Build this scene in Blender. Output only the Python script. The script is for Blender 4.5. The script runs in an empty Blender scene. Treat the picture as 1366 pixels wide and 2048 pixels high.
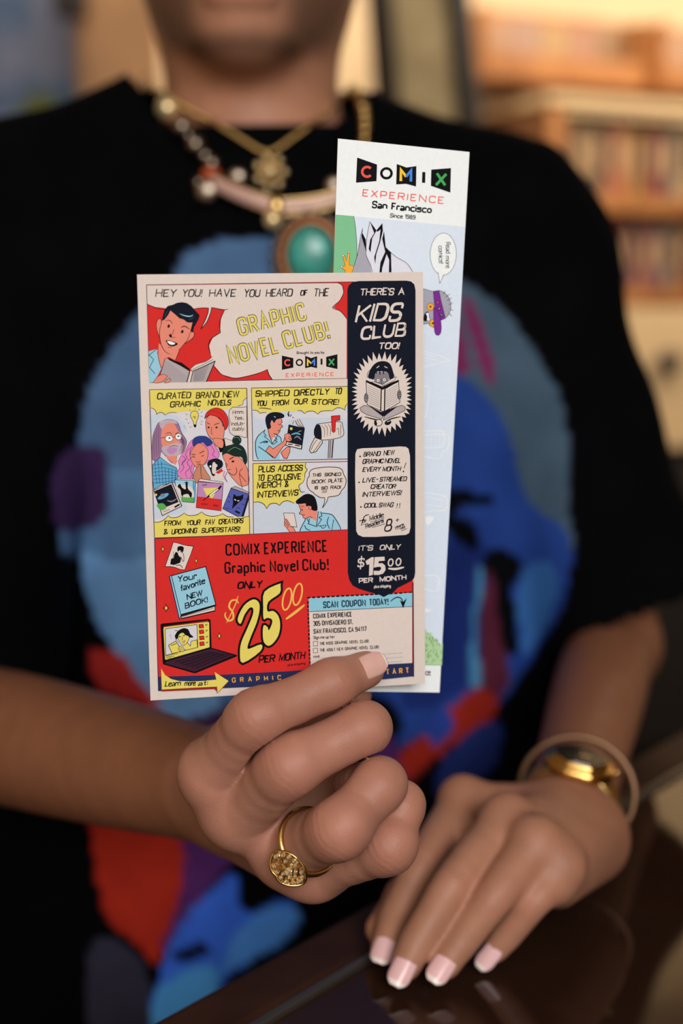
import bpy, bmesh, math, random
import numpy as np
from mathutils import Vector, Matrix
from mathutils.geometry import tessellate_polygon

C = bpy.context.scene.collection
SC = bpy.context.scene
PI = math.pi
# ------------------------------------------------------------------ camera
F = 2048 * 50 / 36                      # focal length in pixels of the 1366 x 2048 frame (50 mm, portrait)
PITCH = math.radians(8)
CAM = Vector((0, 0, 1.28))
RIGHT, UP, FWD = Vector((1, 0, 0)), Vector((0, math.sin(PITCH), math.cos(PITCH))), Vector((0, math.cos(PITCH), -math.sin(PITCH)))
cd = bpy.data.cameras.new('camera'); cam = bpy.data.objects.new('camera', cd); C.objects.link(cam)
cam.location = CAM; cam.rotation_euler = (PI / 2 - PITCH, 0, 0)
cd.sensor_fit = 'VERTICAL'; cd.sensor_height = 36; cd.lens = 50; cd.clip_start = .05
cd.dof.use_dof = True; cd.dof.focus_distance = 0.512; cd.dof.aperture_fstop = 4.3
SC.camera = cam
def P(u, v, d): return CAM + float(d) * (float((u - 683) / F) * RIGHT + float((1024 - v) / F) * UP + FWD)
# ------------------------------------------------------------------ world, lights, exposure
SC.view_settings.view_transform = 'Standard'; SC.view_settings.look = 'None'
SC.view_settings.gamma = 1; SC.view_settings.use_curve_mapping = False
SC.view_settings.exposure = 0.0
w = bpy.data.worlds.new('world'); SC.world = w; w.use_nodes = True
w.node_tree.nodes['Background'].inputs[0].default_value = (.8, .88, 1, 1)
w.node_tree.nodes['Background'].inputs[1].default_value = .0
def area(name, loc, target, sx, sy, power, col):
    ld = bpy.data.lights.new(name, 'AREA'); ld.shape = 'RECTANGLE'; ld.size = sx; ld.size_y = sy; ld.energy = power; ld.color = col
    o = bpy.data.objects.new(name, ld); C.objects.link(o); o.location = loc
    o.rotation_euler = (Vector(target) - Vector(loc)).to_track_quat('-Z', 'Y').to_euler(); return o
# room frame: the shop's back wall runs 25 degrees off the picture plane
EX, EY, RO = Vector((math.cos(math.radians(25)), math.sin(math.radians(25)), 0)), Vector((-math.sin(math.radians(25)), math.cos(math.radians(25)), 0)), Vector((.42, 4.0, 0))
def RM(s, t, z=0): return RO + EX * s + EY * t + Vector((0, 0, z))
WIN = (-3.25, -1.65, 1.65, 2.75)                                        # window opening in the front wall, behind the camera
area('window_daylight', RM((WIN[0] + WIN[1]) / 2, -5.32, (WIN[2] + WIN[3]) / 2), RM(-1.9, -2.4, 1.15), WIN[1] - WIN[0], WIN[3] - WIN[2], 64, (1, .985, .99))
area('shelf_lamp', RM(.9, -1.0, 2.75), RM(.9, 0, 1.4), 2.2, .9, 56, (1, .85, .66))
area('wall_lamp', RM(-1.0, -.9, 2.75), RM(-1.0, 0, 1.6), 1.2, .6, 24, (1, .88, .74))
random.seed(7); rng = np.random.default_rng(7)

# ------------------------------------------------------------------ helpers
def lin(c): return tuple((x / 255 / 12.92 if x / 255 <= .04045 else ((x / 255 + .055) / 1.055) ** 2.4) for x in c)
def mat(name, rgb, rough=.6, metal=0, spec=.5, noise=0, nscale=40, bump=0, bscale=200, coat=0, sss=0, linear=False, rgb2=None):
    m = bpy.data.materials.new(name); m.use_nodes = True; nt = m.node_tree; b = nt.nodes['Principled BSDF']
    col = rgb if linear else lin(rgb)
    b.inputs['Base Color'].default_value = (*col, 1); b.inputs['Roughness'].default_value = rough; b.inputs['Metallic'].default_value = metal
    b.inputs['Specular IOR Level'].default_value = spec; b.inputs['Coat Weight'].default_value = coat
    tc = nt.nodes.new('ShaderNodeTexCoord')
    if noise or rgb2:
        n = nt.nodes.new('ShaderNodeTexNoise'); n.inputs['Scale'].default_value = nscale; n.inputs['Detail'].default_value = 4
        r = nt.nodes.new('ShaderNodeValToRGB'); nt.links.new(tc.outputs['Object'], n.inputs['Vector']); nt.links.new(n.outputs['Fac'], r.inputs[0])
        c2 = (lin(rgb2) if not linear else rgb2) if rgb2 else tuple(x * (1 - noise) for x in col)
        r.color_ramp.elements[0].color = (*c2, 1); r.color_ramp.elements[1].color = (*col, 1)
        r.color_ramp.elements[0].position = .35; r.color_ramp.elements[1].position = .65
        nt.links.new(r.outputs[0], b.inputs['Base Color'])
    if bump:
        n = nt.nodes.new('ShaderNodeTexNoise'); n.inputs['Scale'].default_value = bscale; n.inputs['Detail'].default_value = 3
        bp = nt.nodes.new('ShaderNodeBump'); bp.inputs['Strength'].default_value = bump; bp.inputs['Distance'].default_value = .001
        nt.links.new(tc.outputs['Object'], n.inputs['Vector']); nt.links.new(n.outputs['Fac'], bp.inputs['Height']); nt.links.new(bp.outputs[0], b.inputs['Normal'])
    if sss:
        b.inputs['Subsurface Weight'].default_value = sss; b.inputs['Subsurface Radius'].default_value = (.006, .0022, .0012); b.inputs['Subsurface Scale'].default_value = 1
    return m
def link(name, me, mats, parent=None, loc=None):
    o = bpy.data.objects.new(name, me); C.objects.link(o)
    for m in (mats if isinstance(mats, (list, tuple)) else [mats]): me.materials.append(m)
    if parent: o.parent = parent
    if loc is not None: o.location = loc
    return o
def obj(name, bm, m, parent=None, smooth=False, loc=None):
    me = bpy.data.meshes.new(name); bm.to_mesh(me); bm.free()
    if smooth: me.polygons.foreach_set('use_smooth', [True] * len(me.polygons))
    return link(name, me, m, parent, loc)
def tag(o, label, cat, group=None, kind=None):
    o['label'] = label; o['category'] = cat
    if group: o['group'] = group
    if kind: o['kind'] = kind
    return o
def structure(o): o['kind'] = 'structure'; return o
def empty(name, loc, label, cat, rotz=0, group=None):
    o = bpy.data.objects.new(name, None); C.objects.link(o); o.location = loc; o.rotation_euler = (0, 0, rotz); o.empty_display_size = .05
    return tag(o, label, cat, group)
def bx(bm, c, s, M=None, bev=0):
    r = bmesh.ops.create_cube(bm, size=1); vs = r['verts']
    bmesh.ops.scale(bm, vec=s, verts=vs)
    if bev: 
        es = list({e for v in vs for e in v.link_edges}); q = bmesh.ops.bevel(bm, geom=es, offset=bev, segments=2, affect='EDGES', profile=.6)
        vs = list({v for f in q['faces'] for v in f.verts} | {v for v in vs if v.is_valid})
    bmesh.ops.translate(bm, vec=c, verts=vs)
    if M is not None: bmesh.ops.transform(bm, matrix=M, verts=vs)
    return vs
def box(c, s, M=None, bev=0):
    bm = bmesh.new(); bx(bm, c, s, M, bev); return bm
def sphere(bm, c, r, seg=16, sc=(1, 1, 1), M=None):
    q = bmesh.ops.create_uvsphere(bm, u_segments=seg, v_segments=max(6, seg // 2), radius=r)
    bmesh.ops.scale(bm, vec=sc, verts=q['verts'])
    if M is not None: bmesh.ops.transform(bm, matrix=M, verts=q['verts'])
    bmesh.ops.translate(bm, vec=c, verts=q['verts'])
def smooth_pts(p, n=6, closed=False):
    p = [tuple(q) for q in p]; N = len(p); out = []
    if N < 3: return p
    rngs = range(N) if closed else range(N - 1)
    for i in rngs:
        a, b, c, d = (p[(i - 1) % N] if closed or i > 0 else p[0]), p[i], p[(i + 1) % N], (p[(i + 2) % N] if closed or i + 2 < N else p[-1])
        for k in range(n):
            t = k / n
            out.append(tuple(.5 * (2 * B + (Cc - A) * t + (2 * A - 5 * B + 4 * Cc - D) * t * t + (-A + 3 * B - 3 * Cc + D) * t ** 3) for A, B, Cc, D in zip(a, b, c, d)))
    if not closed: out.append(p[-1])
    return out
def tube(bm, pts, rad, seg=10, closed=False, flat=None):
    """round tube along pts; rad a number or list; flat=(vector, factor) squashes the section along vector"""
    pts = [Vector(p) for p in pts]; N = len(pts); rs = rad if isinstance(rad, (list, tuple)) else [rad] * N
    rings = []; nrm = None
    for i in range(N):
        a = pts[(i - 1) % N] if closed or i else pts[i]; b = pts[(i + 1) % N] if closed or i < N - 1 else pts[i]
        t = (b - a).normalized()
        if nrm is None:
            nrm = t.cross(Vector((0, 0, 1)))
            if nrm.length < .1: nrm = t.cross(Vector((1, 0, 0)))
        nrm = (nrm - t * nrm.dot(t)).normalized(); bi = t.cross(nrm)
        ring = []
        for k in range(seg):
            a_ = 2 * PI * k / seg; o = (nrm * math.cos(a_) + bi * math.sin(a_)) * rs[i]
            if flat: fv = Vector(flat[0]).normalized(); o = o - fv * o.dot(fv) * (1 - flat[1])
            ring.append(bm.verts.new(pts[i] + o))
        rings.append(ring)
    for i in range(N if closed else N - 1):
        r0, r1 = rings[i], rings[(i + 1) % N]
        for k in range(seg): bm.faces.new((r0[k], r0[(k + 1) % seg], r1[(k + 1) % seg], r1[k]))
    if not closed: bm.faces.new(list(reversed(rings[0]))); bm.faces.new(rings[-1])
def frame_of(zv, up=(0, 0, 1)):
    z = Vector(zv).normalized(); x = Vector(up).cross(z)
    if x.length < 1e-3: x = Vector((1, 0, 0)).cross(z)
    x.normalize(); y = z.cross(x); M = Matrix((x, y, z)).transposed(); return M.to_4x4()
# ------------------------------------------------------------------ stroke lettering and flat print
# glyph: relative width | strokes; a point is two hex digits x y (x 0..8 across, y 3 = baseline, b = cap height, 8 = x-height);
# prefix r = rounded corners, o = rounded and closed, p = dot
GL = {k: v for k, v in (s.split('=', 1) for s in '''A=1|03 4b 83;16 76
B=.95|03 0b;r0b 7b 77 07;r07 87 83 03
C=.92|r89 8b 0b 03 83 85
D=1|03 0b;r0b 8b 83 03
E=.82|8b 0b 03 83;07 67
F=.8|8b 0b 03;07 67
G=1|r89 8b 0b 03 83 87 57
H=1|03 0b;83 8b;07 87
I=0|03 0b
J=.7|r8b 83 03 05
K=.95|03 0b;8b 06;37 83
L=.78|0b 03 83
M=1.25|03 0b 44 8b 83
N=1.05|03 0b 83 8b
O=1.05|o03 0b 8b 83
P=.92|03 0b;r0b 8b 86 06
Q=1.05|o03 0b 8b 83;55 92
R=.95|03 0b;r0b 8b 87 07;47 83
S=.9|r89 8b 0b 07 87 83 03 05
T=.95|0b 8b;4b 43
U=1|r0b 03 83 8b
V=1|0b 43 8b
W=1.4|0b 23 4b 63 8b
X=.95|03 8b;0b 83
Y=.95|0b 47 8b;47 43
Z=.9|0b 8b 03 83
0=1|o03 0b 8b 83
1=.4|09 8b 83
2=.95|r09 0b 8b 88 03;03 83
3=.95|r0a 0b 8b 87 37;r37 87 83 03 04
4=1|63 6b 05 85
5=.95|r8b 0b 07 87 83 03 04
6=.95|r8a 8b 0b 03 83 87 07
7=.9|0b 8b 33
8=.95|o17 1b 7b 77;o07 87 83 03
9=.95|r04 03 83 8b 0b 07 87
!=0|0b 06;p03
.=0|p03
,=.1|04 02
:=0|p04;p08
'=0|0b 09
-=.5|07 87
+=.7|07 87;4a 44
&=1|r83 09 0b 5b 59 04 03 53 86
$=.9|r89 8a 0a 07 87 84 04 05;4c 42
a=.8|r08 88 83;r85 05 03 83
b=.85|0b 03;o03 08 88 83
c=.8|r87 88 08 03 83 84
d=.85|8b 83;o03 08 88 83
e=.85|r06 86 88 08 03 83 84
f=.5|r8b 4b 43;08 88
g=.85|o03 08 88 83;r88 80 00 01
h=.85|0b 03;r06 08 88 83
i=0|03 08;p0a
k=.8|0b 03;88 05;36 83
l=0|0b 03
m=1.4|03 08;r06 08 48 43;r46 48 88 83
n=.85|03 08;r06 08 88 83
o=.85|o03 08 88 83
p=.85|00 08;o03 08 88 83
r=.5|03 08;r06 08 88 87
s=.8|r87 88 08 06 86 83 03 04
t=.5|r4b 43 83;08 88
u=.85|r08 03 83;83 88
v=.8|08 43 88
w=1.2|08 23 48 63 88
x=.8|03 88;08 83
y=.8|08 43;88 20'''.split('\n'))}
def round_corners(p, r, closed):
    n = len(p); out = []
    for i in range(n):
        if not closed and i in (0, n - 1): out.append(p[i]); continue
        a, b, c = (np.array(p[j % n], float) for j in (i - 1, i, i + 1))
        la, lc = np.linalg.norm(a - b), np.linalg.norm(c - b); rr = min(r, la * .499, lc * .499)
        if rr < 1e-6: out.append(tuple(b)); continue
        s, e = b + (a - b) / la * rr, b + (c - b) / lc * rr
        for k in range(6):
            t = k / 5; out.append(tuple((1 - t) ** 2 * s + 2 * t * (1 - t) * b + t * t * e))
    return out
class Art:
    """flat print collected as coloured polygons in photograph coordinates, then laid on a sheet lying in its own plane"""
    def __init__(s): s.items = []; s.layers = []; s.mats = {}
    def level(s, pts):
        xs = [p[0] for p in pts]; ys = [p[1] for p in pts]; b = (min(xs), min(ys), max(xs), max(ys)); L = 1
        for (q, l) in s.layers:
            if q[0] < b[2] and q[2] > b[0] and q[1] < b[3] and q[3] > b[1]: L = max(L, l + 1)
        s.layers.append((b, L)); return L
    def poly(s, pts, col, smooth=False, ol=None, olw=1.2):
        pts = smooth_pts(pts, 5, True) if smooth else list(pts)
        s.items.append((s.level(pts), 0, col, [pts])); 
        if ol: s.line(pts + pts[:1], olw, ol, smooth=False)
    def ribbon(s, pts, w, taper=0, closed=False):
        p = [np.array(q, float) for q in pts]; q = [p[0]]
        for a in p[1:]:
            if np.linalg.norm(a - q[-1]) > 1e-3: q.append(a)
        p = q; n = len(p)
        if closed and n > 2 and np.linalg.norm(p[0] - p[-1]) < 1e-3: p = p[:-1]; n -= 1
        if n < 2: return []
        L, R = [], []
        for i in range(n):
            a = p[i - 1] if (i or closed) else None; c = p[(i + 1) % n] if (i < n - 1 or closed) else None
            d1 = (p[i] - a) / np.linalg.norm(p[i] - a) if a is not None else None; d2 = (c - p[i]) / np.linalg.norm(c - p[i]) if c is not None else None
            if d1 is None: d1 = d2
            if d2 is None: d2 = d1
            n1 = np.array([-d1[1], d1[0]]); n2 = np.array([-d2[1], d2[0]]); m = n1 + n2; lm = np.linalg.norm(m)
            m = n1 if lm < .2 else m / lm
            k = 1 / max(.42, float(m @ n1)); t = i / (n - 1)
            ww = w / 2 * (1 if not taper else max(1 - taper, 1 - taper * abs(2 * t - 1) ** 2.2))
            L.append(tuple(p[i] + m * ww * k)); R.append(tuple(p[i] - m * ww * k))
        fs = [[L[i], L[(i + 1) % n], R[(i + 1) % n], R[i]] for i in range(n if closed else n - 1)]
        return fs
    def line(s, pts, w, col, smooth=True, taper=0, closed=False):
        pts = smooth_pts(pts, 5, closed) if smooth and len(pts) > 2 else list(pts)
        s.items.append((s.level(pts), 0, col, s.ribbon(pts, w, taper, closed)))
    def text(s, t, a, b, h, w, col, slant=0, rr=.45, jit=0, gap=.28, space=.6, wide=1, ext=.5, bounce=0, taper=0, lower=None, curve=0, fit=True):
        """letter t along the baseline a -> b, cap height h, pen width w"""
        if h < 20: w *= 1.18
        a, b = np.array(a, float), np.array(b, float); Lg = np.linalg.norm(b - a); ex = (b - a) / Lg; ey = np.array([ex[1], -ex[0]])
        rs = random.Random(hash(t) & 0 if 0 else sum(map(ord, t)))
        adv = []; x = 0
        for ch in t:
            if ch == ' ': x += space; continue
            wd = float(GL[ch].split('|')[0]); adv.append((ch, x, wd)); x += wd + gap
        tot = x - gap; u = (Lg - w) / tot if tot > 0 else h * .6; faces = [[], [], []]; allp = []; k = 0
        for ch, x0, wd in adv:
            dy = rs.uniform(-1, 1) * bounce * h; rot = rs.uniform(-1, 1) * jit; sc = 1 + rs.uniform(-1, 1) * jit * .8
            for st in GL[ch].split('|')[1].split(';'):
                md = st[0] if st[0] in 'rop' else ''; tk = st[len(md):].split()
                pp = [(int(q[0], 16) / 8 * wd, (int(q[1], 16) - 3) / 8) for q in tk]
                pts = [(px * u, w / 2 + py * (h * sc - w)) for px, py in pp]
                if md == 'p': pts = [(pts[0][0], pts[0][1] - w * .5), (pts[0][0], pts[0][1] + w * .55)]
                elif md: pts = round_corners(pts, rr * u * max(wd, .3), md == 'o')
                if md in ('', 'r') and ext:
                    for e, f in ((0, 1), (-1, -2)):
                        d = np.array(pts[e]) - np.array(pts[f]); d /= max(np.linalg.norm(d), 1e-9); pts[e] = tuple(np.array(pts[e]) + d * w * (ext if (md == '' and len(pts) == 2 and ext > .3 and abs(d[1]) > .9) else ext) * .5)
                out = []
                for px, py in pts:
                    px += rs.uniform(-1, 1) * jit * h * .12; py += rs.uniform(-1, 1) * jit * h * .12
                    cx = wd * u / 2; rx = cx + (px - cx) * math.cos(rot) - (py - h / 2) * math.sin(rot); ry = h / 2 + (px - cx) * math.sin(rot) + (py - h / 2) * math.cos(rot)
                    X = x0 * u + w / 2 + rx + slant * (ry - h / 2); Y = ry + dy
                    Y += curve * h * (4 * ((X / Lg) - .5) ** 2 - 1)
                    out.append(tuple(a + ex * X + ey * Y))
                faces[k % 3] += s.ribbon(out, w, taper, md == 'o'); k += 1; allp += out
        L = s.level([(p[0] + d, p[1] + d) for p in allp for d in (-w / 2, w / 2)])
        for i in range(3):
            if faces[i]: s.items.append((L, i, col, faces[i]))
    def build(s, sheet, mats, step=1.2e-5, sub=4e-6):
        """append the print to the sheet's bmesh; sheet has .bm, .hit(u,v) and .n"""
        for L, k, ci, faces in s.items:
            off = sheet.n * (L * step + k * sub)
            for f in faces:
                vs = [sheet.hit(*p) + off for p in f]
                if len(vs) > 4 or True:
                    try:
                        if len(vs) == 4:
                            ar = sum((f[i][0] * f[(i + 1) % 4][1] - f[(i + 1) % 4][0] * f[i][1]) for i in range(4))
                            q = [sheet.bm.verts.new(v) for v in (vs if ar < 0 else vs[::-1])]; fc = sheet.bm.faces.new(q); fc.material_index = ci
                        else:
                            bv = [sheet.bm.verts.new(v) for v in vs]
                            for tr in tessellate_polygon([[Vector((p[0], p[1], 0)) for p in f]]):
                                A, B, D = (f[i] for i in tr); cr = (B[0] - A[0]) * (D[1] - A[1]) - (B[1] - A[1]) * (D[0] - A[0])
                                if abs(cr) < 1e-9: continue
                                fc = sheet.bm.faces.new([bv[i] for i in (tr if cr < 0 else tr[::-1])]); fc.material_index = ci
                    except ValueError: pass
class Sheet:
    """a stiff card: corner points in the world, a best plane through them, and its thickness"""
    def __init__(s, corners, th, px):
        s.c = sum(corners, Vector()) / 4; a = corners[1] - corners[0] + corners[3] - corners[2]; b = corners[0] - corners[2] + corners[1] - corners[3]
        s.n = a.cross(b).normalized(); s.bm = bmesh.new()
        if s.n.dot(CAM - s.c) < 0: s.n = -s.n
        s.px = px; r = round_px(px)
        top = [s.bm.verts.new(s.hit(*p)) for p in r]; bot = [s.bm.verts.new(s.hit(*p) - s.n * th) for p in r]
        f = s.bm.faces.new(top); f.normal_update()
        if f.normal.dot(s.n) < 0: f.normal_flip()
        f2 = s.bm.faces.new(bot); f2.normal_update()
        if f2.normal.dot(s.n) > 0: f2.normal_flip()
        for i in range(len(r)): s.bm.faces.new((top[i], top[(i + 1) % len(r)], bot[(i + 1) % len(r)], bot[i]))
    def hit(s, u, v):
        d = P(u, v, 1) - CAM; return CAM + d * float((s.c - CAM).dot(s.n) / d.dot(s.n))
def round_px(px): return px
def cs(x0, y0, sc):
    def f(t): return [(x0 + float(a) / sc, y0 + float(b) / sc) for a, b in (q.split(',') for q in t.split())]
    return f
# ------------------------------------------------------------------ the two printed cards
INK = {}
def ink(name, rgb):
    g = 1.16 if name in ('white', 'ice', 'icel', 'leaf', 'stone', 'slate', 'purple', 'amber', 'coral', 'sun', 'azure', 'grass', 'bush', 'moss') else .97
    INK[name] = mat('print_' + name, tuple(min(.9, x * g) for x in lin(rgb)), .65, spec=.06, linear=True, noise=.03, nscale=600); return name
for n_, c_ in dict(paper=(220, 208, 200), red=(212, 46, 43), yellow=(226, 212, 104), navy=(18, 24, 38), black=(16, 13, 18), line=(70, 42, 66),
                   sky=(198, 209, 221), pale=(214, 212, 220), blue=(150, 203, 224), skin=(228, 138, 118), skin2=(196, 132, 108), footer=(40, 48, 88),
                   gold=(232, 164, 66), orange=(232, 190, 92), header=(140, 200, 220), coal=(34, 62, 84), grey=(178, 168, 170), grey2=(132, 126, 132),
                   maroon=(62, 33, 50), pink=(222, 130, 188), plum=(150, 112, 150), beard=(190, 172, 182), indigo=(46, 60, 130), green=(92, 172, 84),
                   lilac=(186, 136, 186), violet=(84, 92, 172), pine=(24, 44, 40), plaid=(98, 172, 208), brick=(150, 40, 36),
                   white=(222, 230, 247), ice=(203, 215, 241), icel=(226, 231, 241), leaf=(118, 182, 138), stone=(206, 208, 220), slate=(156, 156, 168),
                   purple=(116, 44, 138), amber=(232, 160, 56), coral=(222, 84, 72), sun=(240, 190, 60), azure=(72, 130, 214), grass=(66, 160, 84),
                   bush=(168, 200, 152), moss=(110, 150, 96), jet=(18, 18, 22)).items(): ink(n_, c_)
NAMES = list(INK); IX = {n: i for i, n in enumerate(NAMES)}
def ell(c, rx, ry, n=20, rot=0):
    return [(c[0] + rx * math.cos(t) * math.cos(rot) - ry * math.sin(t) * math.sin(rot), c[1] + rx * math.cos(t) * math.sin(rot) + ry * math.sin(t) * math.cos(rot)) for t in (2 * PI * k / n for k in range(n))]
def kit(art):
    def p(pts, c, sm=False, ol=None, w=1.1): art.poly(pts, IX[c], sm, IX[ol] if ol else None, w)
    def l(pts, w, c='black', sm=True, tp=0, cl=False): art.line(pts, w, IX[c], sm, tp, cl)
    def t(s, ab, h, w, c='black', **k): art.text(s, ab[0], ab[1], h, w, IX[c], **k)
    def hand(s, ab, h, w=1.8, c='black', **k):
        for a_, b_ in (('slant', .16), ('jit', .05), ('bounce', .03), ('taper', .25), ('rr', .4), ('gap', .32)): k.setdefault(a_, b_)
        t(s, ab, h, w, c, **k)
    def din(s, ab, h, w, c='black', **k): k.setdefault('gap', .5); k.setdefault('rr', .5); t(s, ab, h, w, c, ext=0, **k)
    return p, l, t, hand, din
# ---- postcard
card = Sheet([P(274, 549, .4927), P(846, 544, .5098), P(301, 1401, .5158), P(850, 1367, .5329)], .0004, [(274, 549), (846, 544), (850, 1367), (301, 1401)])
art = Art(); p, l, t, hand, din = kit(art)
A, B, Q, D, E = cs(280, 590, 6.83), cs(280, 760, 5.939), cs(290, 920, 5.939), cs(490, 760, 6.209), cs(490, 910, 6.209)
G, H, T, K, K2, U, V = cs(290, 1070, 7.189), cs(300, 1210, 6.83), cs(260, 530, 2.9696), cs(680, 540, 4.8786), cs(680, 870, 4.8786), cs(290, 1060, 3.9029), cs(590, 1150, 4.1394)
# headline panel
p(T('98,118 1330,100 1330,674 115,698'), 'red')
l(T('98,118 1330,100'), 1.3, 'line', False); l(T('98,118 115,698'), 1.3, 'line', False); l(T('115,698 1330,671'), 1.3, 'line', False)
bub = T('101,121 1240,108 1260,122 1268,165 1245,212 1205,252 1250,275 1287,318 1286,672 845,680 826,652 815,620 770,640 690,662 620,672 545,650 503,600 480,530 470,480 492,430 535,402 540,320 562,264 484,252 474,295 452,345 420,380 450,325 467,255 388,258 250,262 200,255 150,250 103,232')
p(bub, 'paper')
l(T('1236,107 1260,122 1268,165 1245,212 1203,253 1250,275 1290,322'), 1.3); l(T('846,682 826,652 815,620'), 1.6); l(T('815,620 770,640 690,662 620,672 545,650 500,605'), 1.5, tp=.5)
l(T('478,530 468,490 472,455 492,430 537,402'), 1.8, tp=.3); l(T('537,402 532,350 542,310 562,266'), 1.6, tp=.2); l(T('582,262 555,266 515,258 484,252'), 1.5, tp=.3)
l(T('484,252 478,285 455,340 420,381'), 1.6, tp=.3); l(T('420,381 445,330 462,285 467,255'), 1.8, tp=.3); l(T('467,255 430,255 385,259'), 1.5, tp=.5); l(T('220,264 170,258 130,245 101,230'), 1.6, tp=.4)
# the reader
p(A('118,770 235,735 248,800 268,900 295,1000 262,1060 190,1190 124,1196'), 'blue'); p(A('255,660 300,690 345,775 420,812 540,745 485,892 400,850 360,860 292,1000 250,850'), 'skin')
p(A('290,350 250,330 224,390 228,460 245,520 268,560'), 'skin', True, 'black', 1); p(A('700,505 742,525 722,585 660,632 615,655'), 'skin', True, 'black', 1.2)
p(A('298,350 415,205 540,305 640,365 718,362 702,490 672,580 610,668 520,755 440,808 385,802 345,770 290,680 266,560 275,440'), 'skin')
l(A('298,370 270,470 268,560 290,680 345,772 405,808'), 1.4, tp=.5); l(A('545,735 600,672 655,600 690,490'), 1.1, tp=.6); l(A('545,735 515,815 483,890'), 1.1)
p(A('298,355 312,280 335,200 380,150 450,132 510,105 575,98 640,110 700,150 757,215 815,275 800,330 770,385 738,440 722,512 688,492 718,372 690,378 640,372 600,332 540,320 480,265 415,212 385,272 340,330'), 'navy')
l(A('335,310 350,260 385,210'), 2, 'coal', tp=.7); l(A('540,255 620,285 690,290 725,270'), 2.2, 'blue', tp=.9); l(A('660,340 705,325 735,290'), 2, 'coal', tp=.8)
for c_, r_ in ((A('392,425')[0], .3), (A('577,500')[0], .3)): p(ell(c_, 2.4, 3.6, 12, r_), 'black')
l(A('345,352 405,346 445,395'), 1.2, tp=.7); l(A('555,446 612,428 680,470'), 1.8, tp=.8); l(A('462,462 452,510 425,545'), .9, tp=.4); p(A('395,545 420,535 440,570 415,580'), 'black', True); l(A('440,590 480,575'), .9)
p(A('352,620 420,625 515,665 460,700 395,690 370,655'), 'black', True); p(A('372,630 430,636 482,664 440,680 400,668'), 'white', True); l(A('385,715 430,716'), .9)
p(A('345,858 682,1032 640,1190 262,1194 275,1095'), 'grey'); p(A('720,1045 1028,900 905,1186 685,1190'), 'grey'); p(A('682,1034 722,1046 688,1190 640,1190'), 'paper')
p(A('690,1010 760,950 900,905 985,845 1020,905 722,1040'), 'paper'); p(A('375,845 470,895 570,925 680,1010 682,1045 540,960 400,890'), 'black')
l(A('345,858 275,1095 255,1130'), 1.2); l(A('682,1034 640,1190'), 2); l(A('722,1046 688,1190'), 1.4); l(A('1028,900 905,1186'), 1.6); l(A('690,1010 760,950 900,905 985,845'), 1); l(A('722,1040 850,985 1028,900'), 1.6); l(A('715,1020 830,965 1000,880'), .9)
for k in range(14):
    y_ = 900 + k * 20; l(A(f'{340 - k * 5},{y_ + 10} {min(640, 400 + k * 25)},{y_ + 22}'), .5, 'grey2', False)
    if k < 12: l(A(f'{740 - k},{1050 + k * 11} {940 - k * 6},{960 + k * 18}'), .5, 'grey2', False)
p(A('185,1192 255,1105 325,1085 372,1108 350,1140 285,1192'), 'skin', True, 'black', .8); p(A('330,1192 400,1138 418,1160 390,1192'), 'skin', True, 'black', .8)
l(A('118,812 185,880 130,990 205,1075'), 1.2, sm=False); l(A('235,735 118,825'), 1.2); l(A('240,770 255,880 290,1000'), 1.1)
for s_, a_ in (('HEY', '152,192 278,190'), ('YOU!', '310,190 430,190'), ('HAVE', '470,191 632,188'), ('YOU', '678,192 775,190'), ('HEARD', '808,191 968,187'), ('OF', '1012,184 1056,182'), ('THE', '1092,189 1182,186')):
    hand(s_, T(a_), 12.5 if s_ == 'OF' else 16.5, 2.1)
for w_, c_ in ((6.7, 'maroon'), (4.3, 'yellow')):
    for s_, a_ in (('GRAPHIC', '655,424 1052,324'), ('NOVEL', '598,592 890,518'), ('CLUB!', '925,502 1190,430')):
        a_ = T(a_); g_ = (w_ - 4.3) / 2; din(s_, [(a_[0][0] - g_, a_[0][1] + g_), (a_[1][0] + g_, a_[1][1] + g_)], 36 + 2 * g_, w_, c_, gap=.62)
def logo(F, sc, boxes, O, I, Cc, M, X):
    for b_ in boxes: p(F(b_), 'jet')
    l(ell(F(O)[0], 10.2 * sc, 9.8 * sc, 28), 5.2 * sc, 'jet', False, cl=True); p(F(I), 'jet')
    c_ = F(Cc)[0]; l([(c_[0] + 9.8 * sc * math.cos(a_), c_[1] + 9.8 * sc * math.sin(a_)) for a_ in np.linspace(.75, 2 * PI - .75, 22)], 5 * sc, 'coral', False)
    m_ = F(M); l([m_[0], m_[1], m_[2]], 5.4 * sc, 'sun', False); l([m_[2], m_[3], m_[4]], 5.4 * sc, 'azure', False)
    x_ = F(X); l([x_[0], x_[1]], 5.2 * sc, 'grass', False); l([x_[2], x_[3]], 5.2 * sc, 'grass', False)
logo(T, .58, ('902,538 970,553 970,609 902,623', '1040,539 1076,553 1111,541 1111,613 1076,605 1040,613', '1165,546 1232,530 1232,618 1165,603'), '1006,579', '1132,556 1143,556 1143,592 1132,592', '937,580', '1055,600 1055,564 1076,585 1095,562 1095,598', '1182,558 1212,595 1212,557 1180,596')
din('EXPERIENCE', T('925,667 1211,660'), 8.2, 1.15, 'coral', gap=.7); din('Brought to you by', T('990,530 1155,527'), 6, .9, gap=.45)
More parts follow.
